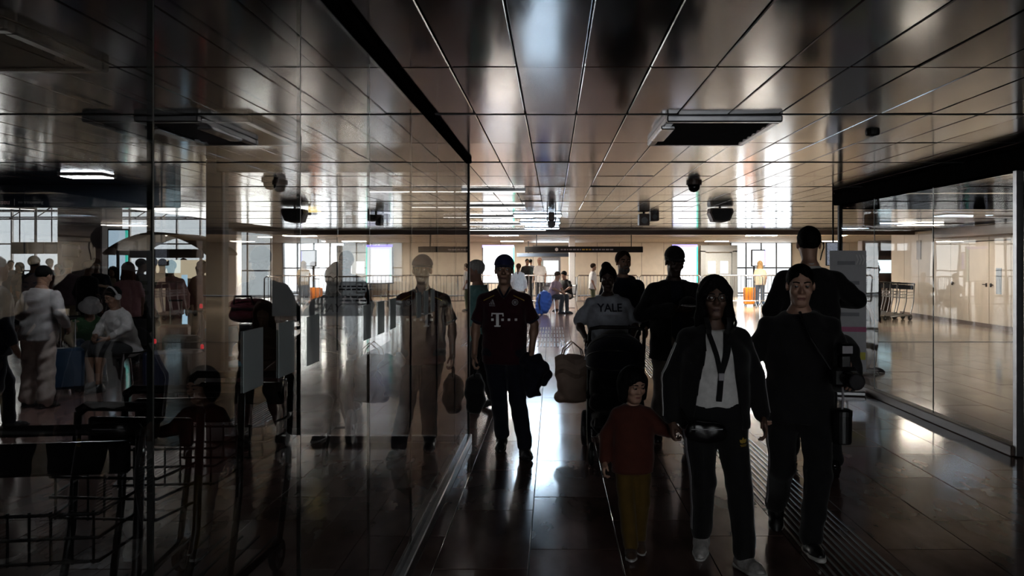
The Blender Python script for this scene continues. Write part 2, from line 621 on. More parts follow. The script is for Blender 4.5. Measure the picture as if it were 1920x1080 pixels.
glazing('window_1', -30.7, -9.5, 36.0, 0.0, 6.0, 20, 5, 'tall daylit glass facade of the hall behind the crowd')
glazing('window_2', -9.4, -7.2, 38.3, 0.1, 2.52, 3, 2, 'bright glazed doors at the far end between pale pillars')
wall('wall_back_top', (0.05, 38.36, 2.435), (2.0, .12, .19), BEIGE, 'beige strip of wall over the added light slit at the far end')
glazing('added_slit', -0.95, 1.05, 38.3, 2.05, 2.34, 2, 1, 'added slit for the streak light, hidden at the far end behind the black sign')  # invented opening that lets the added streak light out
glazing('window_4', 8.5, 11.4, 38.3, 0.1, 2.52, 4, 2, 'bright glazed entrance at the far end behind the woman with long hair')
glazing('added_doors', -0.7, 3.9, -6.0, 0.0, 2.5, 4, 1, 'glazed doors added behind the viewer around the front fill light')

# ------------------------------------------------------------------ long glass partition beside the corridor
GX = -0.76
SEAMS = [0.05, 0.63, 1.51, 2.39, 3.29, 4.27, 5.23, 6.19, 7.12]
wl = thing('wall_left', 'tall frameless glass partition beside the walkway, mirroring the walkers', 'glass wall', (GX, 0, 0), kind='structure')
for a, b in zip(SEAMS[:-1], SEAMS[1:]):
    MB().box((0, (a + b) / 2, 1.28), (0.012, b - a - 0.008, 2.40)).build('pane', GLASS, wl)
    MB().box((0, b, 1.26), (0.011, 0.006, 2.34)).build('joint_bead', GLASS_EDGE, wl)
MB().box((0, 3.55, 0.04), (0.07, 7.2, 0.08), bev=.006).build('floor_rail', GREYMETAL, wl)
MB().box((0.008, 3.55, 2.512), (0.05, 7.2, 0.036), bev=.005).build('head_rail', MATTE, wl)
MB().box((-0.03, 3.55, 2.512), (0.016, 7.2, 0.034)).build('ceiling_trim', STEEL, wl)
MB().box((0, 7.15, 1.26), (0.03, 0.05, 2.5), bev=.004).build('corner_post', BLACKMETAL, wl)
SQ = film_mat('white_safety_film', (0.9, 0.97, 0.99), 0.78)
for y in (1.94, 2.19, 2.44, 3.17, 3.43, 3.69, 4.42, 4.68, 4.94):
    o = MB().box((0.009, y + 0.065, 1.375), (0.0016, 0.13, 0.15 if y < 3 else 0.14)).build('safety_square', SQ, wl)

# second pane, across the hall, with its notice seen from behind
GY = 7.17
wp = thing('wall_glass_screen', 'glass screen with a grey notice and brown pill sign seen from behind', 'glass wall', (0, GY, 0), kind='structure')
for a, b in ((-1.93, -0.79), (-2.94, -1.935)):
    MB().box(((a + b) / 2, 0, 1.26), (b - a - .006, 0.012, 2.34)).build('pane', GLASS_CLEAR, wp)
MB().box((-1.933, -.004, 1.62), (0.012, 0.016, 1.6)).build('joint_bead', STEEL, wp)
MB().box((-3.03, 0.05, 1.265), (0.15, 0.15, 2.53), bev=.01).build('end_post', GREYCOL, wp)
MB().box((-1.9, 0, 2.475), (2.2, 0.08, 0.11)).build('head_rail', BLACKMETAL, wp)
MB().box((-1.9, 0, 0.03), (2.2, 0.06, 0.06)).build('floor_rail', GREYMETAL, wp)
FILM = film_mat('grey_notice_film', (0.6, 0.62, 0.64), 0.62)
note = MB().box((-1.83, -0.0075, 1.285), (1.37, 0.002, 0.31)).build('notice_film', FILM, wp)
INK = M('notice_ink', (0.03, 0.03, 0.032), rough=0.5)
for z, x, w in ((1.395, -1.75, .34), (1.368, -1.72, .4), (1.30, -1.87, .78), (1.268, -1.72, .38)):
    k = x - w / 2
    while k < x + w / 2:
        q = random.uniform(.02, .06)
        MB().box((k + q / 2, -0.0095, z), (q, .0015, .013)).build('ink_line', INK, note)
        k += q + .012
PILL = M('brown_orange_pill', (0.40, 0.14, 0.03), rough=0.6, var=0.1)
pp = []
for t in range(12):
    a = PI / 2 + PI * t / 11
    pp.append((-1.64 + .045 * math.cos(a), 1.315 + .045 * math.sin(a)))
for t in range(12):
    a = -PI / 2 + PI * t / 11
    pp.append((-1.28 + .045 * math.cos(a), 1.315 + .045 * math.sin(a)))
pill = MB().prism(pp, 'y', -0.012, -0.008).build('pill_sign', PILL, wp)
PALE = M('pale_lettering', (0.9, 0.86, 0.78), rough=0.5)
sign_text('lettering', 'accés', .085, PALE, pill, (-1.46, -0.0145, 1.318), (PI / 2, 0, 0), mirror=True)

# ------------------------------------------------------------------ glass partition on the other side, with header and dark column
GX2 = 3.85
wr = thing('wall_right', 'glass partition on the far side of the walkway facing the beige doors', 'glass wall', (GX2, 0, 0), kind='structure')
for a, b in ((6.66, 8.1), (8.1, 9.58), (9.58, 10.7)):
    MB().box((0, (a + b) / 2, 1.24), (0.012, b - a - .008, 2.3)).build('pane', GLASS_THIN, wr)
    MB().box((0, b, 1.24), (0.011, .006, 2.3)).build('joint_bead', GLASS_EDGE, wr)
MB().box((0, 8.68, 0.045), (0.11, 4.1, 0.09), bev=.008).build('floor_rail', BROWNPANEL, wr)
MB().box((0, 7.4, 2.45), (0.16, 6.7, 0.16), bev=.008).build('head_beam', MATTE, wr)
MB().box((0, 10.73, 1.26), (0.05, 0.06, 2.5), bev=.004).build('end_post', BLACKMETAL, wr)
MB().box((0, 6.62, 1.26), (0.06, 0.06, 2.5), bev=.004).build('near_post', GREYMETAL, wr)
MB().box((2.6, 10.73, 2.42), (5.2, .1, .2)).build('cross_header', MATTE, wr)
colm = MB().box((4.3, 6.1, 1.265), (0.86, 0.96, 2.53), bev=.02).build('column_dark', DARKWALL)
tag(colm, 'dark square column at the near end of the glass facing the beige doors', 'column', kind='structure')
wall('wall_near_side', (4.6, 0, 1.265), (0.2, 11.3, 2.53), DARKWALL, 'dark wall closing the corridor near the viewer')

# beige wall with doors behind that glass
WX = 10.6
wd = thing('wall_doors', 'beige panelled wall with flush doors beyond the glass partition', 'wall', (WX, 0, 0), kind='structure')
MB().box((0.12, 18.6, 1.26), (0.06, 11.6, 2.5)).build('backing', VOID, wd)
HANDLE = M('dark_door_handle', (0.03, 0.03, 0.03), rough=0.3, metal=0.8)
y = 12.9
k = 0
while y < 24.2:
    w = 0.94
    isdoor = k in (7, 8, 6)
    o = MB().box((0.05, y + w / 2, 1.25 if not isdoor else 1.06), (0.07, w - .014, 2.48 if not isdoor else 2.1), bev=.006).build('panel' if not isdoor else 'door', BEIGE, wd)
    if isdoor:
        MB().box((0.05, y + w / 2, 2.31), (.07, w - .014, .36), bev=.006).build('panel', BEIGE, wd)
        yy = y + (.1 if k % 2 else w - .1)
        MB().box((-.0, yy, 1.04), (.03, .03, .09)).cyl((-.02, yy, 1.05), (-.02, yy + (.13 if k % 2 else -.13), 1.05), .011).build('handle', HANDLE, o)
        if k == 6: MB().box((0.008, y + .5, 1.15), (.012, .22, .62)).build('notice', M('blue_grey_notice', (.12, .16, .2), .4), o)
    y += w
    k += 1
MB().box((-.01, 18.6, .05), (.03, 11.6, .1)).build('baseboard', BROWNPANEL, wd)
MB().box((0.005, 23.2, 1.95), (.02, .26, .55)).build('wall_plate', M('bronze_plate', (.2, .15, .1), .4), wd)
MB().box((-.12, 17.4, 2.36), (.5, 8.4, .26), bev=.02).build('cable_duct', BROWNPANEL, wd)

# floor bands seen through that glass
for yb, nm in ((16.1, 'dark stone border band crossing the floor near the beige doors'),):
    o = MB().box((7.4, yb, 0.002), (6.3, .14, .004)).build('trim_2', RIB)
    tag(o, nm, 'trim', kind='structure')


# ================================================================== figures: distance fields turned into one continuous surface
def rotm(rx=0, ry=0, rz=0):
    return np.array(Euler((math.radians(rx), math.radians(ry), math.radians(rz)), 'XYZ').to_matrix())


class Field:
    """smooth union of tapered limbs, ellipsoids and lofted trunks, sampled on a grid and skinned with surface nets"""

    def __init__(s):
        s.ops = []
        s.cuts = []
        s.fold = None

    def cone(s, a, b, ra, rb, k=0.02, sub=False):
        a, b = np.array(a, float), np.array(b, float)
        m = max(ra, rb)
        lo, hi = np.minimum(a, b) - m, np.maximum(a, b) + m
        ba = b - a
        L2 = float(ba @ ba) + 1e-12

        def fn(X, Y, Z):
            px, py, pz = X - a[0], Y - a[1], Z - a[2]
            t = np.clip((px * ba[0] + py * ba[1] + pz * ba[2]) / L2, 0, 1)
            return np.sqrt((px - t * ba[0]) ** 2 + (py - t * ba[1]) ** 2 + (pz - t * ba[2]) ** 2) - (ra + (rb - ra) * t)
        s.ops.append((fn, lo, hi, k, sub))
        return s

    def ell(s, c, r, R=None, k=0.02, sub=False, p=2.0):
        c, r = np.array(c, float), np.array(r, float)
        R = np.eye(3) if R is None else R
        ext = np.sqrt((R ** 2) @ (r ** 2)) * (1.0 if p <= 2 else 1.25)
        mr = float(r.min())

        def fn(X, Y, Z):
            px, py, pz = X - c[0], Y - c[1], Z - c[2]
            u = (R[0, 0] * px + R[1, 0] * py + R[2, 0] * pz) / r[0]
            v = (R[0, 1] * px + R[1, 1] * py + R[2, 1] * pz) / r[1]
            w = (R[0, 2] * px + R[1, 2] * py + R[2, 2] * pz) / r[2]
            if p == 2.0:
                q = np.sqrt(u * u + v * v + w * w)
            else:
                q = (np.abs(u) ** p + np.abs(v) ** p + np.abs(w) ** p) ** (1 / p)
            return (q - 1) * mr
        s.ops.append((fn, c - ext, c + ext, k, sub))
        return s

    def loft(s, o, R, secs, k=0.03, p=2.3):
        """secs: (t, rx, ry, cy) along the local z axis"""
        o = np.array(o, float)
        T = np.array([q[0] for q in secs]); RX = np.array([q[1] for q in secs])
        RY = np.array([q[2] for q in secs]); CY = np.array([q[3] if len(q) > 3 else 0 for q in secs])
        pts = []
        for t, a, b, c in zip(T, RX, RY, CY):
            for sx in (-1, 1):
                for sy in (-1, 1):
                    pts.append(o + R @ np.array([sx * a, c + sy * b, t]))
        pts = np.array(pts)

        def fn(X, Y, Z):
            px, py, pz = X - o[0], Y - o[1], Z - o[2]
            u = R[0, 0] * px + R[1, 0] * py + R[2, 0] * pz
            v = R[0, 1] * px + R[1, 1] * py + R[2, 1] * pz
            w = R[0, 2] * px + R[1, 2] * py + R[2, 2] * pz
            rx, ry, cyy = np.interp(w, T, RX), np.interp(w, T, RY), np.interp(w, T, CY)
            q = (np.abs(u / rx) ** p + np.abs((v - cyy) / ry) ** p) ** (1 / p)
            d = (q - 1) * np.minimum(rx, ry)
            return np.maximum(d, np.maximum(T[0] - w, w - T[-1]))
        s.ops.append((fn, pts.min(0), pts.max(0), k, False))
        return s

    def net(s, h, region=None):
        add = [q for q in s.ops if not q[4]]
        lo = np.min([q[1] for q in add], axis=0) - 2.5 * h - 0.012
        hi = np.max([q[2] for q in add], axis=0) + 2.5 * h + 0.012
        if region is not None:
            lo, hi = np.maximum(lo, region[0]), np.minimum(hi, region[1])
        n = np.ceil((hi - lo) / h).astype(int) + 1
        ax = [lo[i] + h * np.arange(n[i]) for i in range(3)]
        F = np.full(n, 0.2)
        for fn, a, b, k, sub in s.ops:
            m = k + 2.5 * h + 0.015
            i0 = np.clip(np.floor((a - m - lo) / h).astype(int), 0, n)
            i1 = np.clip(np.ceil((b + m - lo) / h).astype(int) + 1, 0, n)
            if (i1 <= i0).any(): continue
            sl = tuple(slice(i0[i], i1[i]) for i in range(3))
            X = ax[0][sl[0]][:, None, None]; Y = ax[1][sl[1]][None, :, None]; Z = ax[2][sl[2]][None, None, :]
            d = fn(X, Y, Z)
            f = F[sl]
            if sub:
                hh = np.clip(0.5 - 0.5 * (f + d) / k, 0, 1)
                F[sl] = f + (-d - f) * hh + k * hh * (1 - hh)
            else:
                hh = np.clip(0.5 + 0.5 * (f - d) / k, 0, 1)
                F[sl] = f + (d - f) * hh - k * hh * (1 - hh)
        X, Y, Z = ax[0][:, None, None], ax[1][None, :, None], ax[2][None, None, :]
        if s.fold: F += s.fold(X, Y, Z)
        for c in s.cuts: F = np.maximum(F, c(X, Y, Z))
        F[0], F[-1] = 0.2, 0.2
        F[:, 0], F[:, -1] = 0.2, 0.2
        F[:, :, 0], F[:, :, -1] = 0.2, 0.2
        return nets(F, lo, h)


def nets(F, lo, h):
    S = F < 0
    c = np.zeros(tuple(d - 1 for d in F.shape), np.int8)
    for dx in (0, 1):
        for dy in (0, 1):
            for dz in (0, 1):
                c += S[dx:dx + c.shape[0], dy:dy + c.shape[1], dz:dz + c.shape[2]]
    I = np.argwhere((c > 0) & (c < 8))
    idx = np.full(c.shape, -1, np.int64)
    idx[I[:, 0], I[:, 1], I[:, 2]] = np.arange(len(I))
    acc = np.zeros((len(I), 3)); cnt = np.zeros(len(I))
    cor = [(0, 0, 0), (1, 0, 0), (0, 1, 0), (1, 1, 0), (0, 0, 1), (1, 0, 1), (0, 1, 1), (1, 1, 1)]
    val = [F[I[:, 0] + q[0], I[:, 1] + q[1], I[:, 2] + q[2]] for q in cor]
    for a, b in ((0, 1), (2, 3), (4, 5), (6, 7), (0, 2), (1, 3), (4, 6), (5, 7), (0, 4), (1, 5), (2, 6), (3, 7)):
        va, vb = val[a], val[b]
        x = (va < 0) != (vb < 0)
        t = np.where(x, va / np.where(x, va - vb, 1), 0)
        A, B = np.array(cor[a], float), np.array(cor[b], float)
        acc += np.where(x[:, None], A + (B - A) * t[:, None], 0)
        cnt += x
    V = lo + h * (I + acc / cnt[:, None])
    Q = []
    for axn in range(3):
        a, b = (axn + 1) % 3, (axn + 2) % 3
        sl0 = [slice(None)] * 3; sl1 = [slice(None)] * 3
        sl0[axn] = slice(0, -1); sl1[axn] = slice(1, None)
        s0, s1 = S[tuple(sl0)], S[tuple(sl1)]
        E_ = np.argwhere(s0 != s1)
        if not len(E_): continue
        inside = s0[E_[:, 0], E_[:, 1], E_[:, 2]]
        ok = (E_[:, a] > 0) & (E_[:, b] > 0) & (E_[:, a] < F.shape[a] - 1) & (E_[:, b] < F.shape[b] - 1)
        E_, inside = E_[ok], inside[ok]
        q = []
        for da, db in ((-1, -1), (0, -1), (0, 0), (-1, 0)):
            T = E_.copy(); T[:, a] += da; T[:, b] += db
            q.append(idx[T[:, 0], T[:, 1], T[:, 2]])
        q = np.stack(q, 1)
        q[~inside] = q[~inside][:, ::-1]
        Q.append(q)
    return V, (np.concatenate(Q) if Q else np.zeros((0, 4), int))


def mesh_from(name, parts):
    """several nets as one mesh, smooth shaded"""
    Vs, Qs, n = [], [], 0
    for V, Q in parts:
        Vs.append(V); Qs.append(Q + n); n += len(V)
    V, Q = np.concatenate(Vs), np.concatenate(Qs)
    me = bpy.data.meshes.new(name)
    me.vertices.add(len(V)); me.vertices.foreach_set('co', V.astype(np.float32).ravel())
    me.loops.add(len(Q) * 4); me.loops.foreach_set('vertex_index', Q.astype(np.int32).ravel())
    me.polygons.add(len(Q))
    me.polygons.foreach_set('loop_start', np.arange(0, len(Q) * 4, 4, dtype=np.int32))
    me.polygons.foreach_set('use_smooth', np.ones(len(Q), bool))
    me.update(calc_edges=True)
    me.validate()
    return me


MALE = [(-.13, .125, .095, .0), (-.05, .165, .115, .0), (.03, .168, .112, .0), (.13, .148, .102, .0), (.27, .156, .108, .0),
        (.37, .166, .114, .0), (.42, .158, .104, .002), (.46, .132, .09, .004), (.495, .094, .072, .008), (.525, .066, .06, .012), (.55, .056, .055, .012)]
FEMALE = [(-.13, .13, .1, .0), (-.05, .178, .122, .005), (.03, .172, .115, .004), (.14, .13, .095, .0), (.25, .136, .1, -.002),
          (.36, .148, .12, -.014), (.42, .138, .098, -.004), (.46, .112, .08, .004), (.495, .08, .062, .008), (.545, .048, .048, .012)]
CHILDT = [(-.13, .12, .1, .0), (-.05, .15, .115, .0), (.03, .15, .115, -.006), (.14, .15, .115, -.01), (.27, .15, .11, -.004),
          (.37, .148, .104, .0), (.42, .138, .095, .002), (.46, .112, .082, .004), (.495, .082, .066, .008), (.545, .052, .052, .012)]


def grow(secs, o, loose=0.0):
    out = []
    for q in secs:
        t, a, b, c = q
        if loose:
            a = a + loose * max(0, .17 - a) * 3 * (1 if t < .4 else 0)
            b = b + loose * max(0, .115 - b) * 3 * (1 if t < .4 else 0)
        out.append((t, a + o, b + o, c))
    return out


def default_pose():
    return dict(pel=(0, 0, .93), lean=2, side=0, twist=0, head=(0, 0, 0),
                L=dict(knee=(.10, -.02, .50), ank=(.105, .025), yaw=8, pitch=0), R=dict(knee=(-.10, -.02, .50), ank=(-.105, .025), yaw=-8, pitch=0),
                LA=((.235, .03, 1.14), (.25, -.06, .91)), RA=((-.235, .03, 1.14), (-.25, -.06, .91)),
                LH=dict(n=(-1, 0, 0), curl=.45), RH=dict(n=(1, 0, 0), curl=.45))


def unit(v):
    v = np.array(v, float)
    return v / (np.linalg.norm(v) + 1e-9)


def hand_field(F, w, d, nrm, thumb_side, curl, s):
    """palm, four unequal bent fingers and a thumb; d = along the fingers, nrm = the way they curl"""
    d = unit(d); n = np.array(nrm, float); n = unit(n - d * (n @ d)); t = np.cross(n, d) * thumb_side
    P = lambda x, y, z: w + s * (d * x + t * y + n * z)
    R = np.stack([d, t, n], 1)
    F.cone(w - d * .03 * s, w + d * .015 * s, .027 * s, .026 * s, k=.012)
    F.ell(P(.05, 0, .0), (.052 * s, .041 * s, .016 * s), R, k=.012, p=2.8)
    for y, L, r in ((.029, .072, .0088), (.0095, .08, .009), (-.0105, .075, .0086), (-.029, .058, .0076)):
        a = np.array([.09, y, 0.0])
        ang = .15 + .35 * curl
        lens = (L * .45, L * .32, L * .25)
        for i, l in enumerate(lens):
            b = a + np.array([math.cos(ang) * l, y * .10 * l / .03, math.sin(ang) * l])
            F.cone(P(*a), P(*b), r * s * (1 - .08 * i), r * s * (.93 - .1 * i), k=.004)
            a = b
            ang += .25 + 1.15 * curl
    a = (.022, .03, .006); b = (.05, .058, .016 + .01 * curl); c = (.08, .066 - .012 * curl, .024 + .02 * curl)
    F.cone(P(*a), P(*b), .014 * s, .0105 * s, k=.01)
    F.cone(P(*b), P(*c), .0105 * s, .008 * s, k=.004)


def head_field(F, hc, R, s, wide=1.0, skin_only=True, chin=1.0):
    P = lambda x, y, z: hc + R @ (s * np.array([x, y, z]))
    V = lambda *r: tuple(s * q for q in r)
    F.ell(P(0, .014, .034), V(.076 * wide, .096, .087), R, k=.02)
    F.ell(P(0, -.016, -.045), V(.06 * wide, .07, .075), R, k=.03)
    F.cone(P(-.014, -.062, -.1), P(.014, -.062, -.1), .022 * s, .022 * s, k=.03)
    F.cone(P(0, -.084, .012), P(0, -.104, -.026), .0085 * s, .0125 * s, k=.012)
    F.cone(P(-.011, -.092, -.03), P(.011, -.092, -.03), .009 * s, .009 * s, k=.008)
    F.cone(P(-.036, -.074, .024), P(.036, -.074, .024), .013 * s, .013 * s, k=.015)
    for q in (-1, 1):
        F.ell(P(q * .031, -.094, .006), V(.019, .014, .011), R, k=.012, sub=True)
        F.ell(P(q * .043 * wide, -.062, -.03), V(.02, .02, .018), R, k=.02)
        F.ell(P(q * .077 * wide, .008, -.008), V(.009, .019, .031), R @ rotm(0, 0, q * 18), k=.008)
        F.ell(P(q * .031, -.081, .006), V(.0125, .0125, .0125), R, k=.003)
    F.cone(P(-.021, -.0835, -.062), P(.021, -.0835, -.062), .0065 * s, .0065 * s, k=.006)
    F.cone(P(-.018, -.0825, -.0735), P(.018, -.0825, -.0735), .007 * s, .007 * s, k=.006)
    F.cone(P(-.03, -.094, -.0675), P(.03, -.094, -.0675), .002 * s, .002 * s, k=.006, sub=True)


def hair_field(style, hc, R, s, seed=0):
    F = Field()
    P = lambda x, y, z: hc + R @ (s * np.array([x, y, z]))
    V = lambda *r: tuple(s * q for q in r)
    th = dict(crop=.006, short=.013, curly=.02, long=.016, bun=.01, receding=.009, bob=.018).get(style, .012)
    F.ell(P(0, .02, .038), V(.078 + th, .096 + th, .086 + th), R, k=.02)
    if style == 'long':
        F.ell(P(0, .055, -.10), V(.098, .06, .15), R, k=.05, p=2.4)
        for q in (-1, 1):
            F.cone(P(q * .08, .004, .03), P(q * .088, .008, -.12), .02 * s, .027 * s, k=.03)
            F.cone(P(q * .088, .008, -.12), P(q * .104, -.0, -.205), .027 * s, .018 * s, k=.03)
            F.cone(P(q * .02, -.068, .118), P(q * .08, -.04, .03), .016 * s, .014 * s, k=.03)
    if style == 'bob':
        F.ell(P(0, .05, -.05), V(.1, .065, .1), R, k=.05, p=2.4)
        for q in (-1, 1):
            F.cone(P(q * .08, 0, .03), P(q * .085, -.01, -.1), .026 * s, .028 * s, k=.03)
    if style == 'bun':
        F.ell(P(-.02, .07, .12), V(.05, .05, .045), R, k=.02)
    if style == 'tail':
        F.cone(P(0, .1, .06), P(0, .15, -.02), .03 * s, .034 * s, k=.03)
        F.cone(P(0, .15, -.02), P(0, .13, -.25), .034 * s, .016 * s, k=.03)
    # keep the face clear
    hl = dict(receding=.085, crop=.072, bun=.075, tail=.075).get(style, .062)
    side = .066 if style in ('long', 'bob') else .095

    def cut(X, Y, Z):
        px, py, pz = X - hc[0], Y - hc[1], Z - hc[2]
        u = (R[0, 0] * px + R[1, 0] * py + R[2, 0] * pz) / s
        v = (R[0, 1] * px + R[1, 1] * py + R[2, 1] * pz) / s
        w = (R[0, 2] * px + R[1, 2] * py + R[2, 2] * pz) / s
        face = np.maximum(np.maximum(v + .03 - .25 * (w - hl), w - hl + .8 * np.abs(u)), np.abs(u) - side)
        res = -face
        if style not in ('long', 'bob', 'tail'):
            low = np.maximum(-.035 - w + 0 * u, -(v - .0 - .6 * (w + .05)) * 1)      # nape and sideburn line
            res = np.maximum(res, np.maximum(-.075 - w, -(v + .02) - .0 - (w - .0) * .9 - .0))
        return res * s
    F.cuts.append(cut)
    amp, fr = dict(curly=(.012, 70), long=(.005, 40), bob=(.005, 42)).get(style, (.003, 90))
    ph = seed * 1.7

    def fold(X, Y, Z):
        return amp * s * np.sin(fr * X + ph + 2 * np.sin(fr * .6 * Z)) * np.sin(fr * .9 * Y + 1.3 + ph) * np.cos(fr * .5 * Z + ph)
    F.fold = fold
    return F


def shoe_parts(ank, R, s, kind='sneaker'):
    """upper and sole of one shoe, ankle-centred frame facing -y"""
    P = lambda x, y, z: ank + R @ (s * np.array([x, y, z]))
    up = Field()
    up.cone(P(0, .045, -.045), P(0, -.10, -.058), .042 * s, .041 * s, k=.03)
    up.cone(P(0, -.10, -.058), P(.0, -.155, -.062), .041 * s, .03 * s, k=.03)
    up.cone(P(0, .01, .0), P(0, -.02, -.045), .047 * s, .05 * s, k=.03)
    so = Field()
    so.cone(P(0, .055, -.07), P(0, -.10, -.07), .043 * s, .047 * s, k=.02)
    so.cone(P(0, -.10, -.07), P(.0, -.165, -.07), .047 * s, .034 * s, k=.02)
    n = R @ np.array([0, 0, 1.0])
    z0 = lambda off: (lambda X, Y, Z: off * s - ((X - ank[0]) * n[0] + (Y - ank[1]) * n[1] + (Z - ank[2]) * n[2]))
    z1 = lambda off: (lambda X, Y, Z: ((X - ank[0]) * n[0] + (Y - ank[1]) * n[1] + (Z - ank[2]) * n[2]) - off * s)
    up.cuts += [z0(-.066), z1(.022)]
    so.cuts += [z0(-.085), z1(-.058 if kind == 'sneaker' else -.068)]
    return up, so


def pset(**kw):
    p = default_pose()
    for k, v in kw.items():
        if isinstance(v, dict): p[k] = {**p[k], **v}
        else: p[k] = v
    return p


FOLD = lambda amp, ph: (lambda X, Y, Z: amp * (np.sin(31 * Z + 7 * np.sin(9 * X + ph) + 5 * Y + ph) * .6 + np.sin(17 * X + 23 * Z * .5 + 13 * Y + 2 * ph) * .5
                                                + .5 * np.sin(55 * (Z + .4 * X * np.cos(ph)) + 21 * Y)))


def build_person(pose, height=1.75, build='m', fat=1.0, skin='skin_light', garments=(), trousers=None, shoes=None, hair=None,
                 fine=True, name='person', head_scale=1.0, lower=None, seed=1):
    """returns dict(part name -> [(mesh, material)]) and the joints, all in the person's own space"""
    s = height / 1.775
    tr = {'m': MALE, 'f': FEMALE, 'c': CHILDT}[build]
    tr = [(a, b * fat, c * fat, d) for a, b, c, d in tr]
    ch = build == 'c'
    J = {}
    pel = np.array(pose['pel'], float) * s
    Rt = rotm(pose['lean'], pose['side'], pose['twist']) if True else None
    Rt = rotm(0, 0, pose['twist']) @ rotm(pose['lean'], pose['side'], 0)
    T = lambda x, y, z: pel + Rt @ (s * np.array([x, y, z]))
    sw = {'m': .172, 'f': .148, 'c': .142}[build] * (0.65 + .35 * fat)
    sh = {q: T(i * sw, .006, .428) for q, i in (('L', 1), ('R', -1))}
    hs = s * (1.32 if ch else 1.0) * head_scale
    neck0 = T(0, .012, .5)
    hy, hp, hr = pose['head']
    Rh = rotm(0, 0, hy) @ rotm(hp, hr, 0)
    hc = T(0, -.012, .535) + np.array([0, 0, .125 * hs + .034 * s]) + Rh @ np.array([0, -.012 * hs, 0])
    J.update(head=hc, Rh=Rh, hs=hs, s=s, pel=pel, Rt=Rt, T=T, shL=sh['L'], shR=sh['R'])
    G = []            # ground fix: highest common shift is left to the caller
    legs, arms = {}, {}
    for q, i in (('L', 1), ('R', -1)):
        d = pose[q]
        hip = T(i * .088 * (fat if fat > 1 else 1), 0, -.03)
        kn = np.array(d['knee'], float) * s
        pit = math.radians(d.get('pitch', 0))
        az = .085 * math.cos(pit) + (.12 * math.sin(pit) if pit > 0 else -.06 * math.sin(pit))
        an = np.array([d['ank'][0], d['ank'][1], az + d.get('lift', 0)]) * s
        Rf = rotm(0, 0, d.get('yaw', 0)) @ rotm(math.degrees(pit), 0, 0)
        legs[q] = (hip, kn, an, Rf)
        e, w = pose[q + 'A']
        arms[q] = (sh[q], np.array(e, float) * s, np.array(w, float) * s)
        J['knee' + q], J['ank' + q], J['elb' + q], J['wri' + q] = kn, an, arms[q][1], arms[q][2]
    am = 1.0 if not ch else 1.12
    wide = dict(m=1.0, f=.95, c=1.02)[build]

    def limb_body(F, o=0.0):
        F.loft(pel, Rt, [(a * s, (b + o) * s, (c + o) * s, d_ * s) for a, b, c, d_ in tr], k=.03 * s)
        for q in 'LR':
            a, e, w = arms[q]
            F.cone(T(0.03 * (1 if q == 'L' else -1), .01, .475), a, .042 * s * am, .05 * s * am * fat ** .5, k=.03 * s)
            F.cone(a, e, .047 * s * am * fat ** .5, .037 * s * am, k=.02 * s)
            F.cone(e, w, .039 * s * am, .026 * s * am, k=.012 * s)
            F.ell(e * .72 + w * .28, (.041 * s * am,) * 3, k=.03 * s)
            hip, kn, an, _ = legs[q]
            F.cone(hip, kn, .088 * s * fat ** .5, .056 * s, k=.035 * s)
            F.cone(kn, an, .053 * s, .036 * s, k=.012 * s)
            F.ell(kn * .7 + an * .3 + np.array([0, .012 * s, 0]), (.052 * s, .055 * s, .06 * s), k=.05 * s)
        if build == 'f':
            for i in (-1, 1):
                F.ell(T(i * .07, -.085, .33), (.06 * s, .05 * s, .062 * s), Rt, k=.04 * s)
        F.cone(neck0, hc + Rh @ (hs * np.array([0, .02, -.05])), (.055 if build == 'm' else .047) * s * (1 if not ch else .95), .05 * hs * (1 if build == 'm' else .9), k=.03 * s)

    out = {}
    F = Field()
    limb_body(F)
    if fine:
        h1 = .015 * max(.8, s)
        V, Q = F.net(h1, (np.array([-9, -9, -9]), np.array([9, 9, hc[2] - .02])))
        nets_ = [(V, Q)]
        Fh = Field()
        Fh.cone(neck0, hc + Rh @ (hs * np.array([0, .02, -.05])), (.055 if build == 'm' else .047) * s * (1 if not ch else .95), .05 * hs * (1 if build == 'm' else .9), k=.03 * s)
        head_field(Fh, hc, Rh, hs, wide)
        nets_.append(Fh.net(.0062 * hs))
        for q in 'LR':
            a, e, w = arms[q]
            hd = pose[q + 'H']
            Fq = Field()
            dirv = hd.get('d', unit(w - e))
            hand_field(Fq, w, np.array(dirv, float), hd['n'], (1 if q == 'L' else -1) * hd.get('flip', 1), hd['curl'], s * am)
            nets_.append(Fq.net(.0048 * s * am))
        body = mesh_from('body', nets_)
    else:
        head_field(F, hc, Rh, hs, wide)
        for q in 'LR':
            a, e, w = arms[q]
            d = unit(w - e)
            F.cone(w, w + d * .09 * s, .034 * s, .03 * s, k=.02)
            F.cone(w + d * .09 * s, w + d * .15 * s, .028 * s, .018 * s, k=.02)
        body = mesh_from('body', [F.net(.021)])
    out['body'] = [(body, skin)]
    # ---- garments
    hg = .0125 if fine else .02
    for gi, g in enumerate(garments):
        o = g.get('off', .016)
        F = Field()
        z0, z1 = g.get('hem', -.10), g.get('top', .525)
        secs = [q for q in grow(tr, o, g.get('loose', .5))]
        ts = np.array([q[0] for q in secs])
        zz = sorted(set([z0, z1] + [t for t in ts if z0 < t < z1]))
        f = lambda i, t: float(np.interp(t, ts, [q[i] for q in secs]))
        S2 = [(t * s, f(1, t) * s, f(2, t) * s, f(3, t) * s) for t in zz]
        if z0 < ts[0]:
            S2[0] = (z0 * s, (secs[1][1] + .01) * s, (secs[1][2] + .012) * s, 0)
            S2[1] = (S2[1][0], (secs[1][1]) * s, (secs[1][2]) * s, 0)
        elif z0 < -.02:
            S2[0] = (z0 * s, max(S2[0][1], (secs[1][1] - .004) * s), max(S2[0][2], (secs[1][2] - .004) * s), 0)
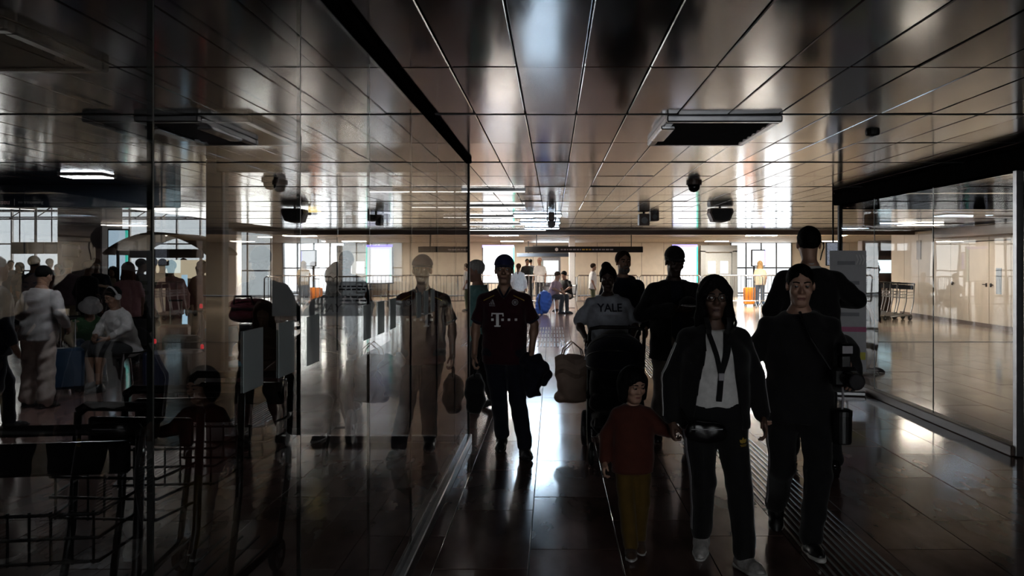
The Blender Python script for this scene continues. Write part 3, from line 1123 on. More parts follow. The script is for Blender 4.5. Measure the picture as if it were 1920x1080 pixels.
        F.loft(pel, Rt, S2, k=.03 * s)
        sl = g.get('sleeve', 0)
        for q in 'LR':
            a, e, w = arms[q]
            F.cone(T(.05 * (1 if q == 'L' else -1), .01, .46), a, (.036 + o) * s * am, (.046 + o * .8) * s * am * fat ** .5, k=.03 * s)
            if sl > 0:
                t = min(1, sl)
                ee = a + (e - a) * t
                F.cone(a, ee, (.047 + o * .75) * s * am * fat ** .5, (.045 + o * .8 - .008 * max(0, t - .6) * 2.5 * (0 if g.get('baggy') else 1)) * s * am, k=.02 * s)
                if sl > 1:
                    t2 = sl - 1
                    ww = e + (w - e) * t2
                    F.cone(e, ww, (.041 + o * .75) * s * am, ((.031 if not g.get('baggy') else .037) + o * .6) * s * am, k=.015 * s)
        if build == 'f':
            for i in (-1, 1):
                F.ell(T(i * .07, -.085, .33), ((.06 + o) * s, (.05 + o) * s, (.062 + o) * s), Rt, k=.05 * s)
        if g.get('skirt'):
            F.loft(pel, Rt, [(-g['skirt'] * s, .26 * s, .22 * s, 0), (-.2 * s, .21 * s, .16 * s, 0), (.0, .17 * s, .12 * s, 0)], k=.05 * s)
        F.fold = FOLD(g.get('fold', .0035) * s, seed + gi * 2.1)
        if g.get('open'):
            wo = g['open']          # front opening: half width at hem, mid, neck
            def cut(X, Y, Z, wo=wo):
                px, py, pz = X - pel[0], Y - pel[1], Z - pel[2]
                u = (Rt[0, 0] * px + Rt[1, 0] * py + Rt[2, 0] * pz) / s
                v = (Rt[0, 1] * px + Rt[1, 1] * py + Rt[2, 1] * pz) / s
                w_ = (Rt[0, 2] * px + Rt[1, 2] * py + Rt[2, 2] * pz) / s
                half = np.interp(w_, [z0, .15, .33, .5], wo)
                return -np.maximum(np.abs(u) - half, v + .02) * s
            F.cuts.append(cut)
        if g.get('vneck'):
            dv = g['vneck']
            def cutv(X, Y, Z, dv=dv):
                px, py, pz = X - pel[0], Y - pel[1], Z - pel[2]
                u = (Rt[0, 0] * px + Rt[1, 0] * py + Rt[2, 0] * pz) / s
                v = (Rt[0, 1] * px + Rt[1, 1] * py + Rt[2, 1] * pz) / s
                w_ = (Rt[0, 2] * px + Rt[1, 2] * py + Rt[2, 2] * pz) / s
                return -np.maximum(np.abs(u) - .8 * (w_ - (.5 - dv)), v + .02) * s
            F.cuts.append(cutv)
        out.setdefault(g['name'], []).append((mesh_from(g['name'], [F.net(hg)]), g['mat']))
        if g.get('collar'):
            F = Field()
            F.loft(pel, Rt, [(.49 * s, .085 * s, .075 * s, .008 * s), (.55 * s, .066 * s, .064 * s, .006 * s)], k=.01)
            F.cuts.append(lambda X, Y, Z: -(np.abs(X - T(0, 0, .52)[0]) * 1.2 - (Z - T(0, 0, .49)[2]) + 0 * Y) * 1.0 if False else X * 0 + Y * 0 + Z * 0 - 1)
            out.setdefault('collar', []).append((mesh_from('collar', [F.net(.008)]), g.get('collar_mat', g['mat'])))
    if trousers:
        g = trousers
        o = g.get('off', .014)
        F = Field()
        top = g.get('top', .09)
        secs = [q for q in grow(tr, o) if q[0] < top] 
        a_, b_ = [float(np.interp(top, [q[0] for q in tr], [q[i] for q in tr])) + o for i in (1, 2)]
        secs.append((top, a_, b_, 0))
        F.loft(pel, Rt, [(t * s, a * s, b * s, c * s) for t, a, b, c in secs], k=.03 * s)
        ln = g.get('len', 2)
        for q in 'LR':
            hip, kn, an, _ = legs[q]
            wk, wh = g.get('knee', .072), g.get('hem', .062)
            t = min(1, ln)
            kk = hip + (kn - hip) * t
            F.cone(hip, kk, (.094 + o * .5) * s * fat ** .5, (wk + (.02 if ln <= 1 else 0)) * s, k=.03 * s)
            if ln > 1:
                ll = kn + (an - kn) * (ln - 1) + np.array([0, 0, .02 * s])
                F.cone(kn, ll, wk * s, wh * s, k=.02 * s)
        F.fold = FOLD(g.get('fold', .004) * s, seed + 5)
        out['trousers' if ln > 1 else 'shorts'] = [(mesh_from('trousers', [F.net(hg)]), g['mat'])]
    if shoes:
        for q in 'LR':
            an, Rf = legs[q][2], legs[q][3]
            up, so = shoe_parts(an, Rf, s * (1.1 if ch else 1.0), shoes.get('kind', 'sneaker'))
            out.setdefault('shoe', []).append((mesh_from('shoe', [up.net(.009 if fine else .016)]), shoes['mat'], mesh_from('sole', [so.net(.009 if fine else .014)]), shoes.get('sole', shoes['mat'])))
    if hair:
        F = hair_field(hair['style'], hc, Rh, hs, seed)
        out['hair'] = [(mesh_from('hair', [F.net(.0085 if fine else .014)]), hair['mat'])]
        if hair.get('beard'):
            F = Field()
            P = lambda x, y, z: hc + Rh @ (hs * np.array([x, y, z]))
            F.ell(P(0, -.03, -.085), (.062 * hs, .064 * hs, .05 * hs), Rh, k=.02)
            F.cone(P(-.03, -.088, -.05), P(.03, -.088, -.05), .008 * hs, .008 * hs, k=.01)
            n = Rh @ np.array([0, 0, 1.])
            F.ell(P(0, -.095, -.068), (.026 * hs, .02 * hs, .009 * hs), Rh, k=.006, sub=True)
            out['beard'] = [(mesh_from('beard', [F.net(.008)]), hair['beard'])]
    J['legs'], J['arms'], J['hc'] = legs, arms, hc
    return out, J


def assemble(root, parts):
    objs = {}
    for nm, lst in parts.items():
        for q in lst:
            o = link(nm, q[0], None, root)
            q[0].materials.append(MATS[q[1]])
            objs.setdefault(nm, []).append(o)
            if len(q) > 2:
                so = link('sole', q[2], None, o)
                q[2].materials.append(MATS[q[3]])
    return objs


def conform(me, target, off=0.003, front=-1):
    """lay a flat x-z mesh onto the front (or back) of a garment"""
    dg = BVHTree.FromPolygons([v.co[:] for v in target.data.vertices], [p.vertices[:] for p in target.data.polygons])
    for v in me.vertices:
        p = Vector((v.co.x, front * 2.0, v.co.z))
        hit, nrm, _, _ = dg.ray_cast(p, Vector((0, -front, 0)))
        if hit is not None:
            v.co = hit + Vector((0, front * off, 0))
        else:
            v.co.y = front * .14
    me.update()
    return me


def subdivide_mesh(me, cuts=1):
    import bmesh
    bm = bmesh.new(); bm.from_mesh(me)
    bmesh.ops.triangulate(bm, faces=bm.faces[:])
    for _ in range(cuts):
        long = [e for e in bm.edges if e.calc_length() > .018]
        if not long: break
        bmesh.ops.subdivide_edges(bm, edges=long, cuts=1)
        bmesh.ops.triangulate(bm, faces=bm.faces[:])
    bm.to_mesh(me); bm.free()
    return me


def print_on(name, me, garment, root, mat, cx, cz, off=.003, label=None, front=-1, cuts=3):
    """flat artwork in x-y drawn on the front of a garment"""
    me.materials.clear()
    subdivide_mesh(me, cuts)
    for v in me.vertices:
        x, y = v.co.x, v.co.y
        v.co = (cx + (x if front < 0 else -x), 0, cz + y)
    conform(me, garment, off, front)
    o = link(name, me, mat, garment)
    if label: o['label'] = label
    return o


def flat(polys):
    mb = MB()
    for p in polys:
        mb.add([(x, y, 0) for x, y in p], [tuple(range(len(p)))])
    return mb.mesh('print')


def strap(name, pts, w, th, mat, parent, n=None):
    """flat band through points, width across the local horizontal"""
    P = [Vector(p) for p in pts]
    mb = MB()
    vs = []
    for i, p in enumerate(P):
        t = (P[min(i + 1, len(P) - 1)] - P[max(i - 1, 0)]).normalized()
        nn = Vector(n[i]) if n else Vector((0, -1, 0))
        nn = (nn - t * nn.dot(t)).normalized()
        b = t.cross(nn)
        vs += [p + b * w / 2 + nn * th, p - b * w / 2 + nn * th, p - b * w / 2, p + b * w / 2]
    fs = []
    for i in range(len(P) - 1):
        for k in range(4):
            fs.append((i * 4 + k, i * 4 + (k + 1) % 4, i * 4 + 4 + (k + 1) % 4, i * 4 + 4 + k))
    fs += [(3, 2, 1, 0), tuple(len(vs) - 4 + k for k in range(4))]
    mb.add(vs, fs)
    return mb.build(name, mat, parent)


def cap_on(root, J, mat, mat_brim=None, fwd=1):
    """baseball cap: crown with a brim"""
    hc, R, hs = J['hc'], J['Rh'], J['hs']
    P = lambda x, y, z: hc + R @ (hs * np.array([x, y, z]))
    F = Field()
    F.ell(P(0, .014, .045), (.09 * hs, .11 * hs, .098 * hs), R, k=.02)
    n = R @ np.array([0, 0, 1.])
    c = P(0, 0, .042)
    F.cuts.append(lambda X, Y, Z: -((X - c[0]) * n[0] + (Y - c[1]) * n[1] + (Z - c[2]) * n[2]))
    o = link('cap', mesh_from('cap', [F.net(.009)]), None, root)
    o.data.materials.append(mat)
    def br(u, v):
        a = (u - .5) * 2
        x = .078 * math.sin(a * 1.35)
        y = -.078 * math.cos(a * 1.35) * .9 - v * .075 * max(0, 1 - a * a) ** .6
        z = .05 - v * .018 - .012 * a * a
        return P(x, y, z)
    b = MB().sheet(br, 12, 4, .006).build('brim', mat_brim or mat, o, smooth=True)
    return o


# ================================================================== people: cloth, skin and hair
def cloth(name, col, rough=.85, var=.12, scale=26, bump=.12, sheen=.15):
    return M(name, col, rough, var=var, scale=scale, bump=bump, bscale=300, spec=.25, sheen=sheen)


for nm, c in (('skin_light', (.42, .24, .17)), ('skin_tan', (.30, .165, .11)), ('skin_brown', (.13, .07, .048)), ('skin_dark', (.055, .03, .022)),
              ('skin_rosy', (.48, .27, .2))):
    m = M(nm, c, .5, var=.08, scale=18, bump=.05, bscale=220, spec=.4)
    m.node_tree.nodes['Principled BSDF'].inputs['Subsurface Weight'].default_value = .0
for nm, c in (('hair_black', (.005, .0045, .0045)), ('hair_brown', (.035, .02, .013)), ('hair_grey', (.45, .43, .41)), ('hair_blond', (.22, .13, .055)),
              ('hair_salt', (.16, .15, .145)), ('hair_auburn', (.09, .035, .016))):
    M(nm, c, .75, var=.35, scale=40, bump=.35, bscale=120, aniso=(1, 1, .2), spec=.12)
for nm, c in (('black_cloth', (.009, .009, .010)), ('navy_cloth', (.009, .011, .021)), ('charcoal_cloth', (.03, .03, .033)), ('jersey_red', (.035, .005, .011)),
              ('jersey_navy', (.012, .012, .03)), ('cap_navy', (.03, .032, .10)), ('white_cloth', (.62, .60, .585)), ('pale_grey_cloth', (.36, .38, .43)), ('teal_cloth', (.16, .36, .35)),
              ('rust_knit', (.085, .02, .012)), ('mustard_cloth', (.10, .055, .008)), ('khaki_cloth', (.11, .09, .075)), ('cream_cloth', (.5, .42, .38)),
              ('cream_shirt', (.36, .34, .34)), ('green_cloth', (.06, .14, .065)), ('denim_cloth', (.04, .065, .11)), ('pink_cloth', (.42, .2, .2)), ('mauve_cloth', (.25, .17, .2)),
              ('sand_cloth', (.4, .32, .22)), ('sky_cloth', (.2, .32, .42)), ('orange_cloth', (.45, .16, .04)), ('burgundy_cloth', (.12, .015, .025)), ('olive_cloth', (.09, .09, .045)),
              ('bluegrey_cloth', (.09, .11, .15)), ('brown_cloth', (.09, .05, .032)), ('leopard_cloth', (.22, .14, .075))):
    cloth(nm, c)
M('black_leather', (.010, .010, .011), .4, var=.2, bump=.1)
M('dark_rubber', (.012, .012, .012), .6)
M('white_rubber', (.55, .54, .52), .5, var=.1)
M('pale_sneaker', (.42, .40, .38), .6, var=.35, scale=30)
M('lens_glass', (.02, .02, .025), .05, spec=.9)
M('print_white', (.62, .60, .60), .6)
M('print_navy', (.012, .014, .03), .7)
M('print_gold', (.5, .33, .05), .5)
M('print_silver', (.30, .28, .30), .5)
M('shiny_black', (.008, .008, .009), .15, var=.2)
M('satin_white', (.55, .54, .53), .5)
mm = MATS


M('eye_white', (.2, .18, .17), .2)
M('eye_dark', (.012, .008, .006), .1)
for nm in ('skin_light', 'skin_tan', 'skin_brown', 'skin_dark', 'skin_rosy'):
    c = dict(skin_light=(.30, .12, .10), skin_tan=(.2, .085, .065), skin_brown=(.10, .042, .036), skin_dark=(.06, .028, .024), skin_rosy=(.34, .14, .12))[nm]
    M('lips_' + nm, c, .4)


def face(body, J, skin, hair):
    hc, R, hs = J['hc'], J['Rh'], J['hs']
    P = lambda x, y, z: tuple(hc + R @ (hs * np.array([x, y, z])))
    Rm = Matrix(R.tolist())
    for q in (-1, 1):
        ball = [(.0001, -1), (.4, -.92), (.71, -.71), (.92, -.4), (1, 0), (.92, .4), (.71, .71), (.4, .92), (.0001, 1)]
        e = MB().lathe([(r * .013 * hs, z * .0062 * hs) for r, z in ball], P(q * .031, -.0835, .006), 12, Rm).build('eye', mm['eye_white'], body, smooth=True)
        MB().lathe([(.0001, .0), (.006 * hs, .0005), (.0062 * hs, .003), (.0001, .0035)], P(q * .031, -.0935, .006), 12, Rm @ Euler((PI / 2, 0, 0)).to_matrix()).build('iris', mm['eye_dark'], e)
        MB().tube([P(q * .012, -.0895, .027), P(q * .03, -.0885, .032), P(q * .05, -.0745, .028)], .0042 * hs, 6).build('eyebrow', mm[hair], body, smooth=True)
    lp = MB()
    lp.tube([P(-.024, -.083, -.0675), P(-.012, -.0895, -.0635), P(0, -.091, -.0645), P(.012, -.0895, -.0635), P(.024, -.083, -.0675)], .0042 * hs, 6)
    lp.tube([P(-.022, -.083, -.069), P(-.01, -.0895, -.0735), P(.01, -.0895, -.0735), P(.022, -.083, -.069)], .0052 * hs, 6)
    lp.build('lips', mm['lips_' + skin], body, smooth=True)


def cloth_tree(o):
    return BVHTree.FromPolygons([v.co[:] for v in o.data.vertices], [p.vertices[:] for p in o.data.polygons])


def hug(tree, c, d, r):
    """point on the cloth straight out from a limb's axis"""
    d = Vector(d).normalized()
    c = Vector(c)
    hit = tree.ray_cast(c + d * (r + .05), -d, r + .04)[0]
    return tuple((hit if hit is not None else c + d * r) + d * .001)


def person(label, loc, rz, **kw):
    root = thing('person', label, 'person', loc, math.radians(rz), kw.pop('group', None))
    parts, J = build_person(**kw)
    objs = assemble(root, parts)
    if kw.get('fine', True):
        face(objs['body'][0], J, kw.get('skin', 'skin_light'), 'hair_black' if kw['hair']['mat'] != 'hair_grey' else 'hair_grey')
    return root, objs, J


def loc_p(px, depth):
    return ((px - 1037) * depth / FPX, depth, 0)


WALK_L = dict(L=dict(knee=(.10, -.17, .51), ank=(.11, -.20), yaw=6, pitch=-6), R=dict(knee=(-.09, .02, .48), ank=(-.10, .24), yaw=-6, pitch=28))

# ---- man in the dark red football jersey
p1, o1, J1 = person('man in navy cap and dark red football jersey walking toward the viewer beside the glass', (-.41, 6.75, 0), 0,
                    pose=pset(lean=1, L=dict(knee=(.12, -.09, .50), ank=(.185, -.15), yaw=14, pitch=-4), R=dict(knee=(-.05, -.01, .5), ank=(-.035, .17), yaw=-4, pitch=18),
                              RA=((-.255, .03, 1.13), (-.265, -.03, .88)), LA=((.265, .05, 1.14), (.24, -.03, .9)), LH=dict(n=(-1, 0, 0), curl=.9), RH=dict(n=(1, 0, 0), curl=.7)),
                    height=1.69, skin='skin_tan', fat=1.06,
                    garments=[dict(name='jersey', mat='jersey_red', sleeve=.72, hem=-.13, off=.02, vneck=.055, top=.53, fold=.004)],
                    trousers=dict(mat='navy_cloth', knee=.075, hem=.066), shoes=dict(mat='black_leather', sole='dark_rubber'), hair=dict(style='crop', mat='hair_black'))
cap_on(p1, J1, mm['cap_navy'])
jer = o1['jersey'][0]
s = J1['s']
tt = flat([[(-.05, .058), (-.052, .03), (-.043, .03), (-.04, .047), (-.012, .047), (-.012, -.045), (-.026, -.045), (-.026, -.056), (.026, -.056), (.026, -.045), (.012, -.045), (.012, .047), (.04, .047), (.043, .03), (.052, .03), (.05, .058)][::-1]])
print_on('logo_letter', tt, jer, p1, mm['print_white'], -.05, 1.135, label='white slab letter T', cuts=4)
for dx in (-.0425, .0425, .0955, .1525):
    print_on('logo_square', flat([[(-.0105, -.01), (.0105, -.01), (.0105, .01), (-.0105, .01)]]), jer, p1, mm['print_white'], -.05 + dx, 1.137, cuts=2)
ad = flat([[(-.035, -.014), (-.024, -.014), (-.029, .0), (-.036, -.004)], [(-.02, -.014), (-.006, -.014), (-.016, .014), (-.026, .008)],
           [(-.002, -.014), (.014, -.014), (-.004, .03), (-.015, .024)], [(-.036, -.02), (.016, -.02), (.016, -.026), (-.036, -.026)]])
print_on('sport_emblem', ad, jer, p1, mm['print_silver'], -.085, 1.275)
crest = MB()
ring = [(.026 * math.cos(2 * PI * k / 20), .026 * math.sin(2 * PI * k / 20), 0) for k in range(20)]
inn = [(.02 * math.cos(2 * PI * k / 20), .02 * math.sin(2 * PI * k / 20), 0) for k in range(20)]
crest.add(ring + inn, [(k, (k + 1) % 20, 20 + (k + 1) % 20, 20 + k) for k in range(20)])
crest.add([(-.012, -.012, 0), (.012, -.012, 0), (.012, .012, 0), (-.012, .012, 0)], [(0, 1, 2, 3)])
print_on('club_crest', crest.mesh('crest'), jer, p1, mm['print_silver'], .095, 1.28)
for sx in (-1, 1):
    band = flat([[(-.045, -sx * -.022 + .004), (.045, sx * -.022 + .004), (.045, sx * -.022 - .004), (-.045, -sx * -.022 - .004)]])
    print_on('shoulder_stripe', band, jer, p1, mm['print_gold'], sx * .125, 1.315, cuts=4)
    sl = J1['arms']['L' if sx > 0 else 'R']
    e = sl[0] + (sl[1] - sl[0]) * .80
    d = unit(sl[1] - sl[0])
    MB().cyl(e - d * .006, e + d * .006, .064 * s, .064 * s, n=20).build('sleeve_band', mm['jersey_navy'], jer, smooth=False)
# navy flank panels of the jersey
for sx in (-1, 1):
    col = MB().tube([J1['T'](sx * .05, -.045, .545), J1['T'](sx * .03, -.075, .505), J1['T'](0, -.098, .455)], .009, 8).build('collar_edge', mm['jersey_navy'], jer, smooth=True)

# jacket carried over his hand, and a bag in the other
def lump(name, ops, mat, parent=None, h=.012, fold=.006, seed=1, cuts=()):
    F = Field()
    for q in ops:
        if q[0] == 'c': F.cone(*q[1:5], k=q[5] if len(q) > 5 else .03)
        else: F.ell(q[1], q[2], q[3] if len(q) > 3 else None, k=q[4] if len(q) > 4 else .03, p=q[5] if len(q) > 5 else 2.0)
    F.fold = FOLD(fold, seed)
    F.cuts += list(cuts)
    return link(name, mesh_from(name, [F.net(h)]), mat, parent)


w = J1['wriL']
jk = thing('jacket', 'dark folded jacket hanging from the hand of the man in jersey', 'jacket', (-.41, 6.75, 0))
lump('folds', [('c', (w[0] - .05, w[1] - .06, w[2] - .05), (w[0] + .09, w[1] + .02, w[2] - .13), .05, .05),
               ('e', (w[0] + .01, w[1] - .02, w[2] - .2), (.105, .06, .17), rotm(0, 8, 0), .04, 2.6)], mm['navy_cloth'], jk, fold=.009)
lump('sleeve', [('c', (w[0] + .05, w[1] + .02, w[2] - .1), (w[0] + .14, w[1] + .03, w[2] - .2), .04, .032), ('c', (w[0] + .14, w[1] + .03, w[2] - .2), (w[0] + .1, w[1] + .03, w[2] - .27), .032, .03)], mm['navy_cloth'], jk)
w = J1['wriR']
bg = thing('tote_bag', 'dark soft tote bag in the hand of the man in jersey', 'bag', (-.41, 6.75, 0))
lump('body', [('e', (w[0] + .0, w[1] + .06, w[2] - .34), (.085, .11, .17), None, .03, 2.7)], mm['black_cloth'], bg, fold=.008)
MB().tube([(w[0], w[1] + .0, w[2] - .21), (w[0] + .0, w[1] - .0, w[2] - .12), (w[0], w[1] + .03, w[2] - .085), (w[0], w[1] + .09, w[2] - .12), (w[0], w[1] + .11, w[2] - .21)], .007).build('handle', mm['black_cloth'], bg)

# ---- grey haired man in teal polo, in profile
p2, o2, J2 = person('grey haired man in teal polo shirt in profile behind the glass corner', (-.80, 8.75, 0), -78,
                    pose=pset(lean=4, head=(0, 4, 0), L=dict(knee=(.09, -.12, .5), ank=(.1, -.1)), R=dict(knee=(-.09, .02, .5), ank=(-.1, .16), pitch=18),
                              LA=((.24, .06, 1.14), (.22, -.13, .95))), height=1.66, skin='skin_rosy', fat=1.15,
                    garments=[dict(name='polo_shirt', mat='teal_cloth', sleeve=.8, hem=-.12, off=.02)], trousers=dict(mat='charcoal_cloth'),
                    shoes=dict(mat='black_leather'), hair=dict(style='receding', mat='hair_grey'))
bag2 = thing('shoulder_bag', 'black shoulder bag hanging behind the man in teal polo', 'bag', (-.66, 8.72, 0))
lump('body', [('e', (0.02, 0, .72), (.06, .14, .17), None, .03, 2.8)], mm['black_leather'], bag2, fold=.004)
MB().tube([(0.02, .1, .86), (-.03, .08, 1.1), (-.07, .0, 1.36), (-.04, -.09, 1.1), (.02, -.11, .86)], .01).build('strap', mm['black_leather'], bag2)

# ---- woman in the lettered T-shirt pushing the pushchair
p3, o3, J3 = person('woman in pale lettered T-shirt pushing the dark pushchair', (.50, 7.34, 0), 0,
                    pose=pset(lean=5, head=(-8, 10, 0), L=dict(knee=(.11, -.12, .5), ank=(.12, -.08)), R=dict(knee=(-.11, .02, .49), ank=(-.12, .2), pitch=22),
                              LA=((.30, .04, 1.17), (.22, -.25, 1.02)), RA=((-.30, .04, 1.17), (-.22, -.25, 1.02)),
                              LH=dict(n=(0, 0, -1), curl=.95, d=(-.1, -1, -.1)), RH=dict(n=(0, 0, -1), curl=.95, d=(.1, -1, -.1))), height=1.60, build='f', fat=1.2, skin='skin_dark',
                    garments=[dict(name='t_shirt', mat='pale_grey_cloth', sleeve=.88, hem=-.12, off=.028, baggy=True, fold=.006)],
                    trousers=dict(mat='navy_cloth', off=.02), shoes=dict(mat='black_leather', sole='white_rubber'), hair=dict(style='bun', mat='hair_black'))
ts = o3['t_shirt'][0]
print_on('chest_lettering', text_mesh('YALE', .098, True), ts, p3, mm['print_navy'], .01, 1.20, label='dark capital letters reading YALE')
print_on('small_print', flat([[(-.06, .003), (-.01, .003), (-.01, -.003), (-.06, -.003)], [(0, .003), (.06, .003), (.06, -.003), (0, -.003)]]), ts, p3, mm['print_silver'], .01, 1.135)

# ---- bearded man behind her
p4, o4, J4 = person('bearded man in dark hooded top standing behind the woman with the pushchair', (.77, 8.85, 0), 4,
                    pose=pset(head=(10, 0, 0), L=dict(knee=(.1, -.1, .5), ank=(.11, -.06))), height=1.76, skin='skin_tan',
                    garments=[dict(name='hooded_top', mat='navy_cloth', sleeve=1.95, hem=-.12, off=.026, baggy=True)], trousers=dict(mat='charcoal_cloth'),
                    shoes=dict(mat='black_leather'), hair=dict(style='receding', mat='hair_brown', beard='hair_salt'))
lump('hood', [('c', J4['T'](-.1, .03, .5), J4['T'](0, .1, .5), .05, .055), ('c', J4['T'](.1, .03, .5), J4['T'](0, .1, .5), .05, .055)], mm['navy_cloth'], p4, fold=.005)

# ---- man in cap and dark jacket looking at his hands
p5, o5, J5 = person('tall man in dark cap and open dark jacket holding a pale cap at his chest', (1.07, 7.1, 0), 6,
                    pose=pset(lean=1, head=(4, 14, 0), L=dict(knee=(.1, -.14, .5), ank=(.11, -.14), pitch=-4), R=dict(knee=(-.1, .0, .49), ank=(-.11, .2), pitch=22),
                              LA=((.28, .06, 1.15), (.09, -.22, 1.20)), RA=((-.28, .06, 1.15), (-.03, -.25, 1.22)),
                              LH=dict(n=(0, .3, 1), curl=.6, d=(-.8, -.5, 0)), RH=dict(n=(0, .3, 1), curl=.6, d=(.9, -.5, 0))), height=1.77, skin='skin_dark', fat=1.08,
                    garments=[dict(name='shirt', mat='navy_cloth', sleeve=0, hem=-.1, off=.012), dict(name='jacket', mat='black_cloth', sleeve=1.95, hem=-.17, off=.034, open=(.06, .05, .06, .05), baggy=True)],
                    trousers=dict(mat='khaki_cloth', knee=.08, hem=.072), shoes=dict(mat='black_leather'), hair=dict(style='crop', mat='hair_black'))
cap_on(p5, J5, mm['black_cloth'])
cp = thing('baseball_cap', 'pale baseball cap held at the chest of the tall man in dark jacket', 'cap', (1.07, 7.1, 0))
lump('crown', [('e', (.08, -.32, 1.26), (.085, .09, .06), rotm(15, 0, 0), .02)], mm['black_cloth'], cp, fold=.002, cuts=[lambda X, Y, Z: 1.245 - Z + 0 * X + 0 * Y])
MB().sheet(lambda u, v: (.08 + .075 * math.sin((u - .5) * 2.6), -.33 - .07 * math.cos((u - .5) * 2.6) - v * .06 * (1 - (2 * u - 1) ** 2) ** .5, 1.255 - v * .01), 10, 3, .006).build('brim', mm['print_white'], cp)

# ---- child in rust jumper
p6, o6, J6 = person('small child in rust jumper and mustard trousers holding the hand of the woman with lanyard', (.445, 4.47, 0), 0,
                    pose=pset(lean=2, head=(22, 14, 0), L=dict(knee=(.085, -.03, .5), ank=(.07, .08), yaw=4, pitch=8), R=dict(knee=(-.07, -.1, .5), ank=(-.03, -.12), yaw=-4, pitch=-4),
                              LA=((.275, .0, 1.22), (.375, -.08, 1.20)), RA=((-.255, .04, 1.14), (-.28, -.03, .9)),
                              LH=dict(n=(0, 0, 1), curl=.6, d=(.85, -.1, .3), flip=-1), RH=dict(n=(1, 0, 0), curl=.5)), height=1.0, build='c', skin='skin_light',
                    garments=[dict(name='jumper', mat='rust_knit', sleeve=1.9, hem=-.14, off=.028, baggy=True)], trousers=dict(mat='mustard_cloth', knee=.082, hem=.075),
                    shoes=dict(mat='brown_cloth', sole='white_rubber'), hair=dict(style='bob', mat='hair_black'))

# ---- woman with lanyard, open track jacket and track trousers
p7, o7, J7 = person('woman in white top, open black track jacket and lanyard walking in front', (.868, 4.32, 0), 0,
                    pose=pset(lean=1, head=(-4, 3, 0), L=dict(knee=(.13, -.10, .5), ank=(.155, -.14), yaw=22, pitch=-4), R=dict(knee=(-.07, -.02, .5), ank=(-.045, .17), yaw=-14, pitch=14),
                              LA=((.255, .06, 1.14), (.285, -.05, .90)), RA=((-.248, .05, 1.13), (-.262, .0, .87)),
                              LH=dict(n=(-1, .1, 0), curl=.4), RH=dict(n=(1, .2, 0), curl=.75, d=(.05, -.05, -1))), height=1.56, build='f', fat=1.06, skin='skin_brown',
                    garments=[dict(name='top', mat='white_cloth', sleeve=0, hem=.03, off=.012, top=.5, fold=.002), dict(name='track_jacket', mat='black_cloth', sleeve=1.93, hem=-.10, off=.033, open=(.15, .115, .085, .06), fold=.002)],
                    trousers=dict(mat='black_cloth', knee=.076, hem=.066, fold=.003), shoes=dict(mat='pale_sneaker', sole='white_rubber'), hair=dict(style='long', mat='hair_black'))
hc, Rh, hs, s = J7['hc'], J7['Rh'], J7['hs'], J7['s']
HP = lambda x, y, z: tuple(hc + Rh @ (hs * np.array([x, y, z])))
gl = MB()
for q in (-1, 1):
    gl.tube([HP(q * .033 + .024 * math.cos(a), -.105, .004 + .019 * math.sin(a)) for a in np.linspace(0, 2 * PI, 15)], .0016, 6)
    gl.tube([HP(q * .057, -.103, .01), HP(q * .08, -.04, .012), HP(q * .083, .02, .005)], .0016, 6)
gl.tube([HP(-.01, -.106, .006), HP(0, -.109, .01), HP(.01, -.106, .006)], .0016, 6)
gl.build('spectacles', mm['shiny_black'], p7)
T = J7['T']
jkt = o7['track_jacket'][0]
jkt_bvh = cloth_tree(jkt)
for q in (-1, 1):
    a, e, w = J7['arms']['L' if q > 0 else 'R']
    for k in range(3):
        off = np.array([q * (.083 - .0 * k) * s, (-.012 + .014 * k) * s, 0])
        pts, nn = [], []
        for t in np.linspace(.06, 1.9, 14):
            c = a + (e - a) * t if t <= 1 else e + (w - e) * (t - 1)
            r = (.088 - .012 * t) * s
            ang = (-.22 + .22 * k)
            pts.append(hug(jkt_bvh, c, (q * math.cos(ang), math.sin(ang), 0), r)); nn.append((q * math.cos(ang), math.sin(ang), 0))
        strap('sleeve_stripe', pts, .011, .003, mm['print_white' if q < 0 else 'print_silver'], jkt, nn)
tro = o7['trousers'][0]
tro_bvh = cloth_tree(tro)
for q in (-1, 1):
    hip, kn, an, _ = J7['legs']['L' if q > 0 else 'R']
    for k in range(3):
        pts, nn = [], []
        for t in np.linspace(.1, 1.88, 14):
            c = hip + (kn - hip) * t if t <= 1 else kn + (an - kn) * (t - 1)
            r = np.interp(t, [0, 1, 2], [.108, .08, .07]) * s
            ang = -.3 + .2 * k
            pts.append(hug(tro_bvh, c, (q * math.cos(ang), math.sin(ang), 0), r)); nn.append((q * math.cos(ang), math.sin(ang), 0))
        strap('leg_stripe', pts, .009, .003, mm['print_silver'], tro, nn)
# leafed emblem on the thigh
def leaf(cx, cy, ang, l, wd):
    pts = []
    for t in np.linspace(0, 1, 8): pts.append((t * l, wd * math.sin(PI * t)))
    for t in np.linspace(1, 0, 8)[1:-1]: pts.append((t * l, -wd * math.sin(PI * t)))
    ca, sa = math.cos(ang), math.sin(ang)
    return [(cx + x * ca - y * sa, cy + x * sa + y * ca) for x, y in pts]
tf = flat([leaf(0, -.004, PI / 2, .03, .0085), leaf(-.003, -.004, PI / 2 + .75, .027, .0075), leaf(.003, -.004, PI / 2 - .75, .027, .0075),
           [(-.02, -.01), (.02, -.01), (.02, -.013), (-.02, -.013)], [(-.016, -.016), (.016, -.016), (.016, -.019), (-.016, -.019)]])
print_on('leaf_emblem', tf, tro, p7, mm['print_gold'], .135, .665, label='gold three-leaf emblem', cuts=2)
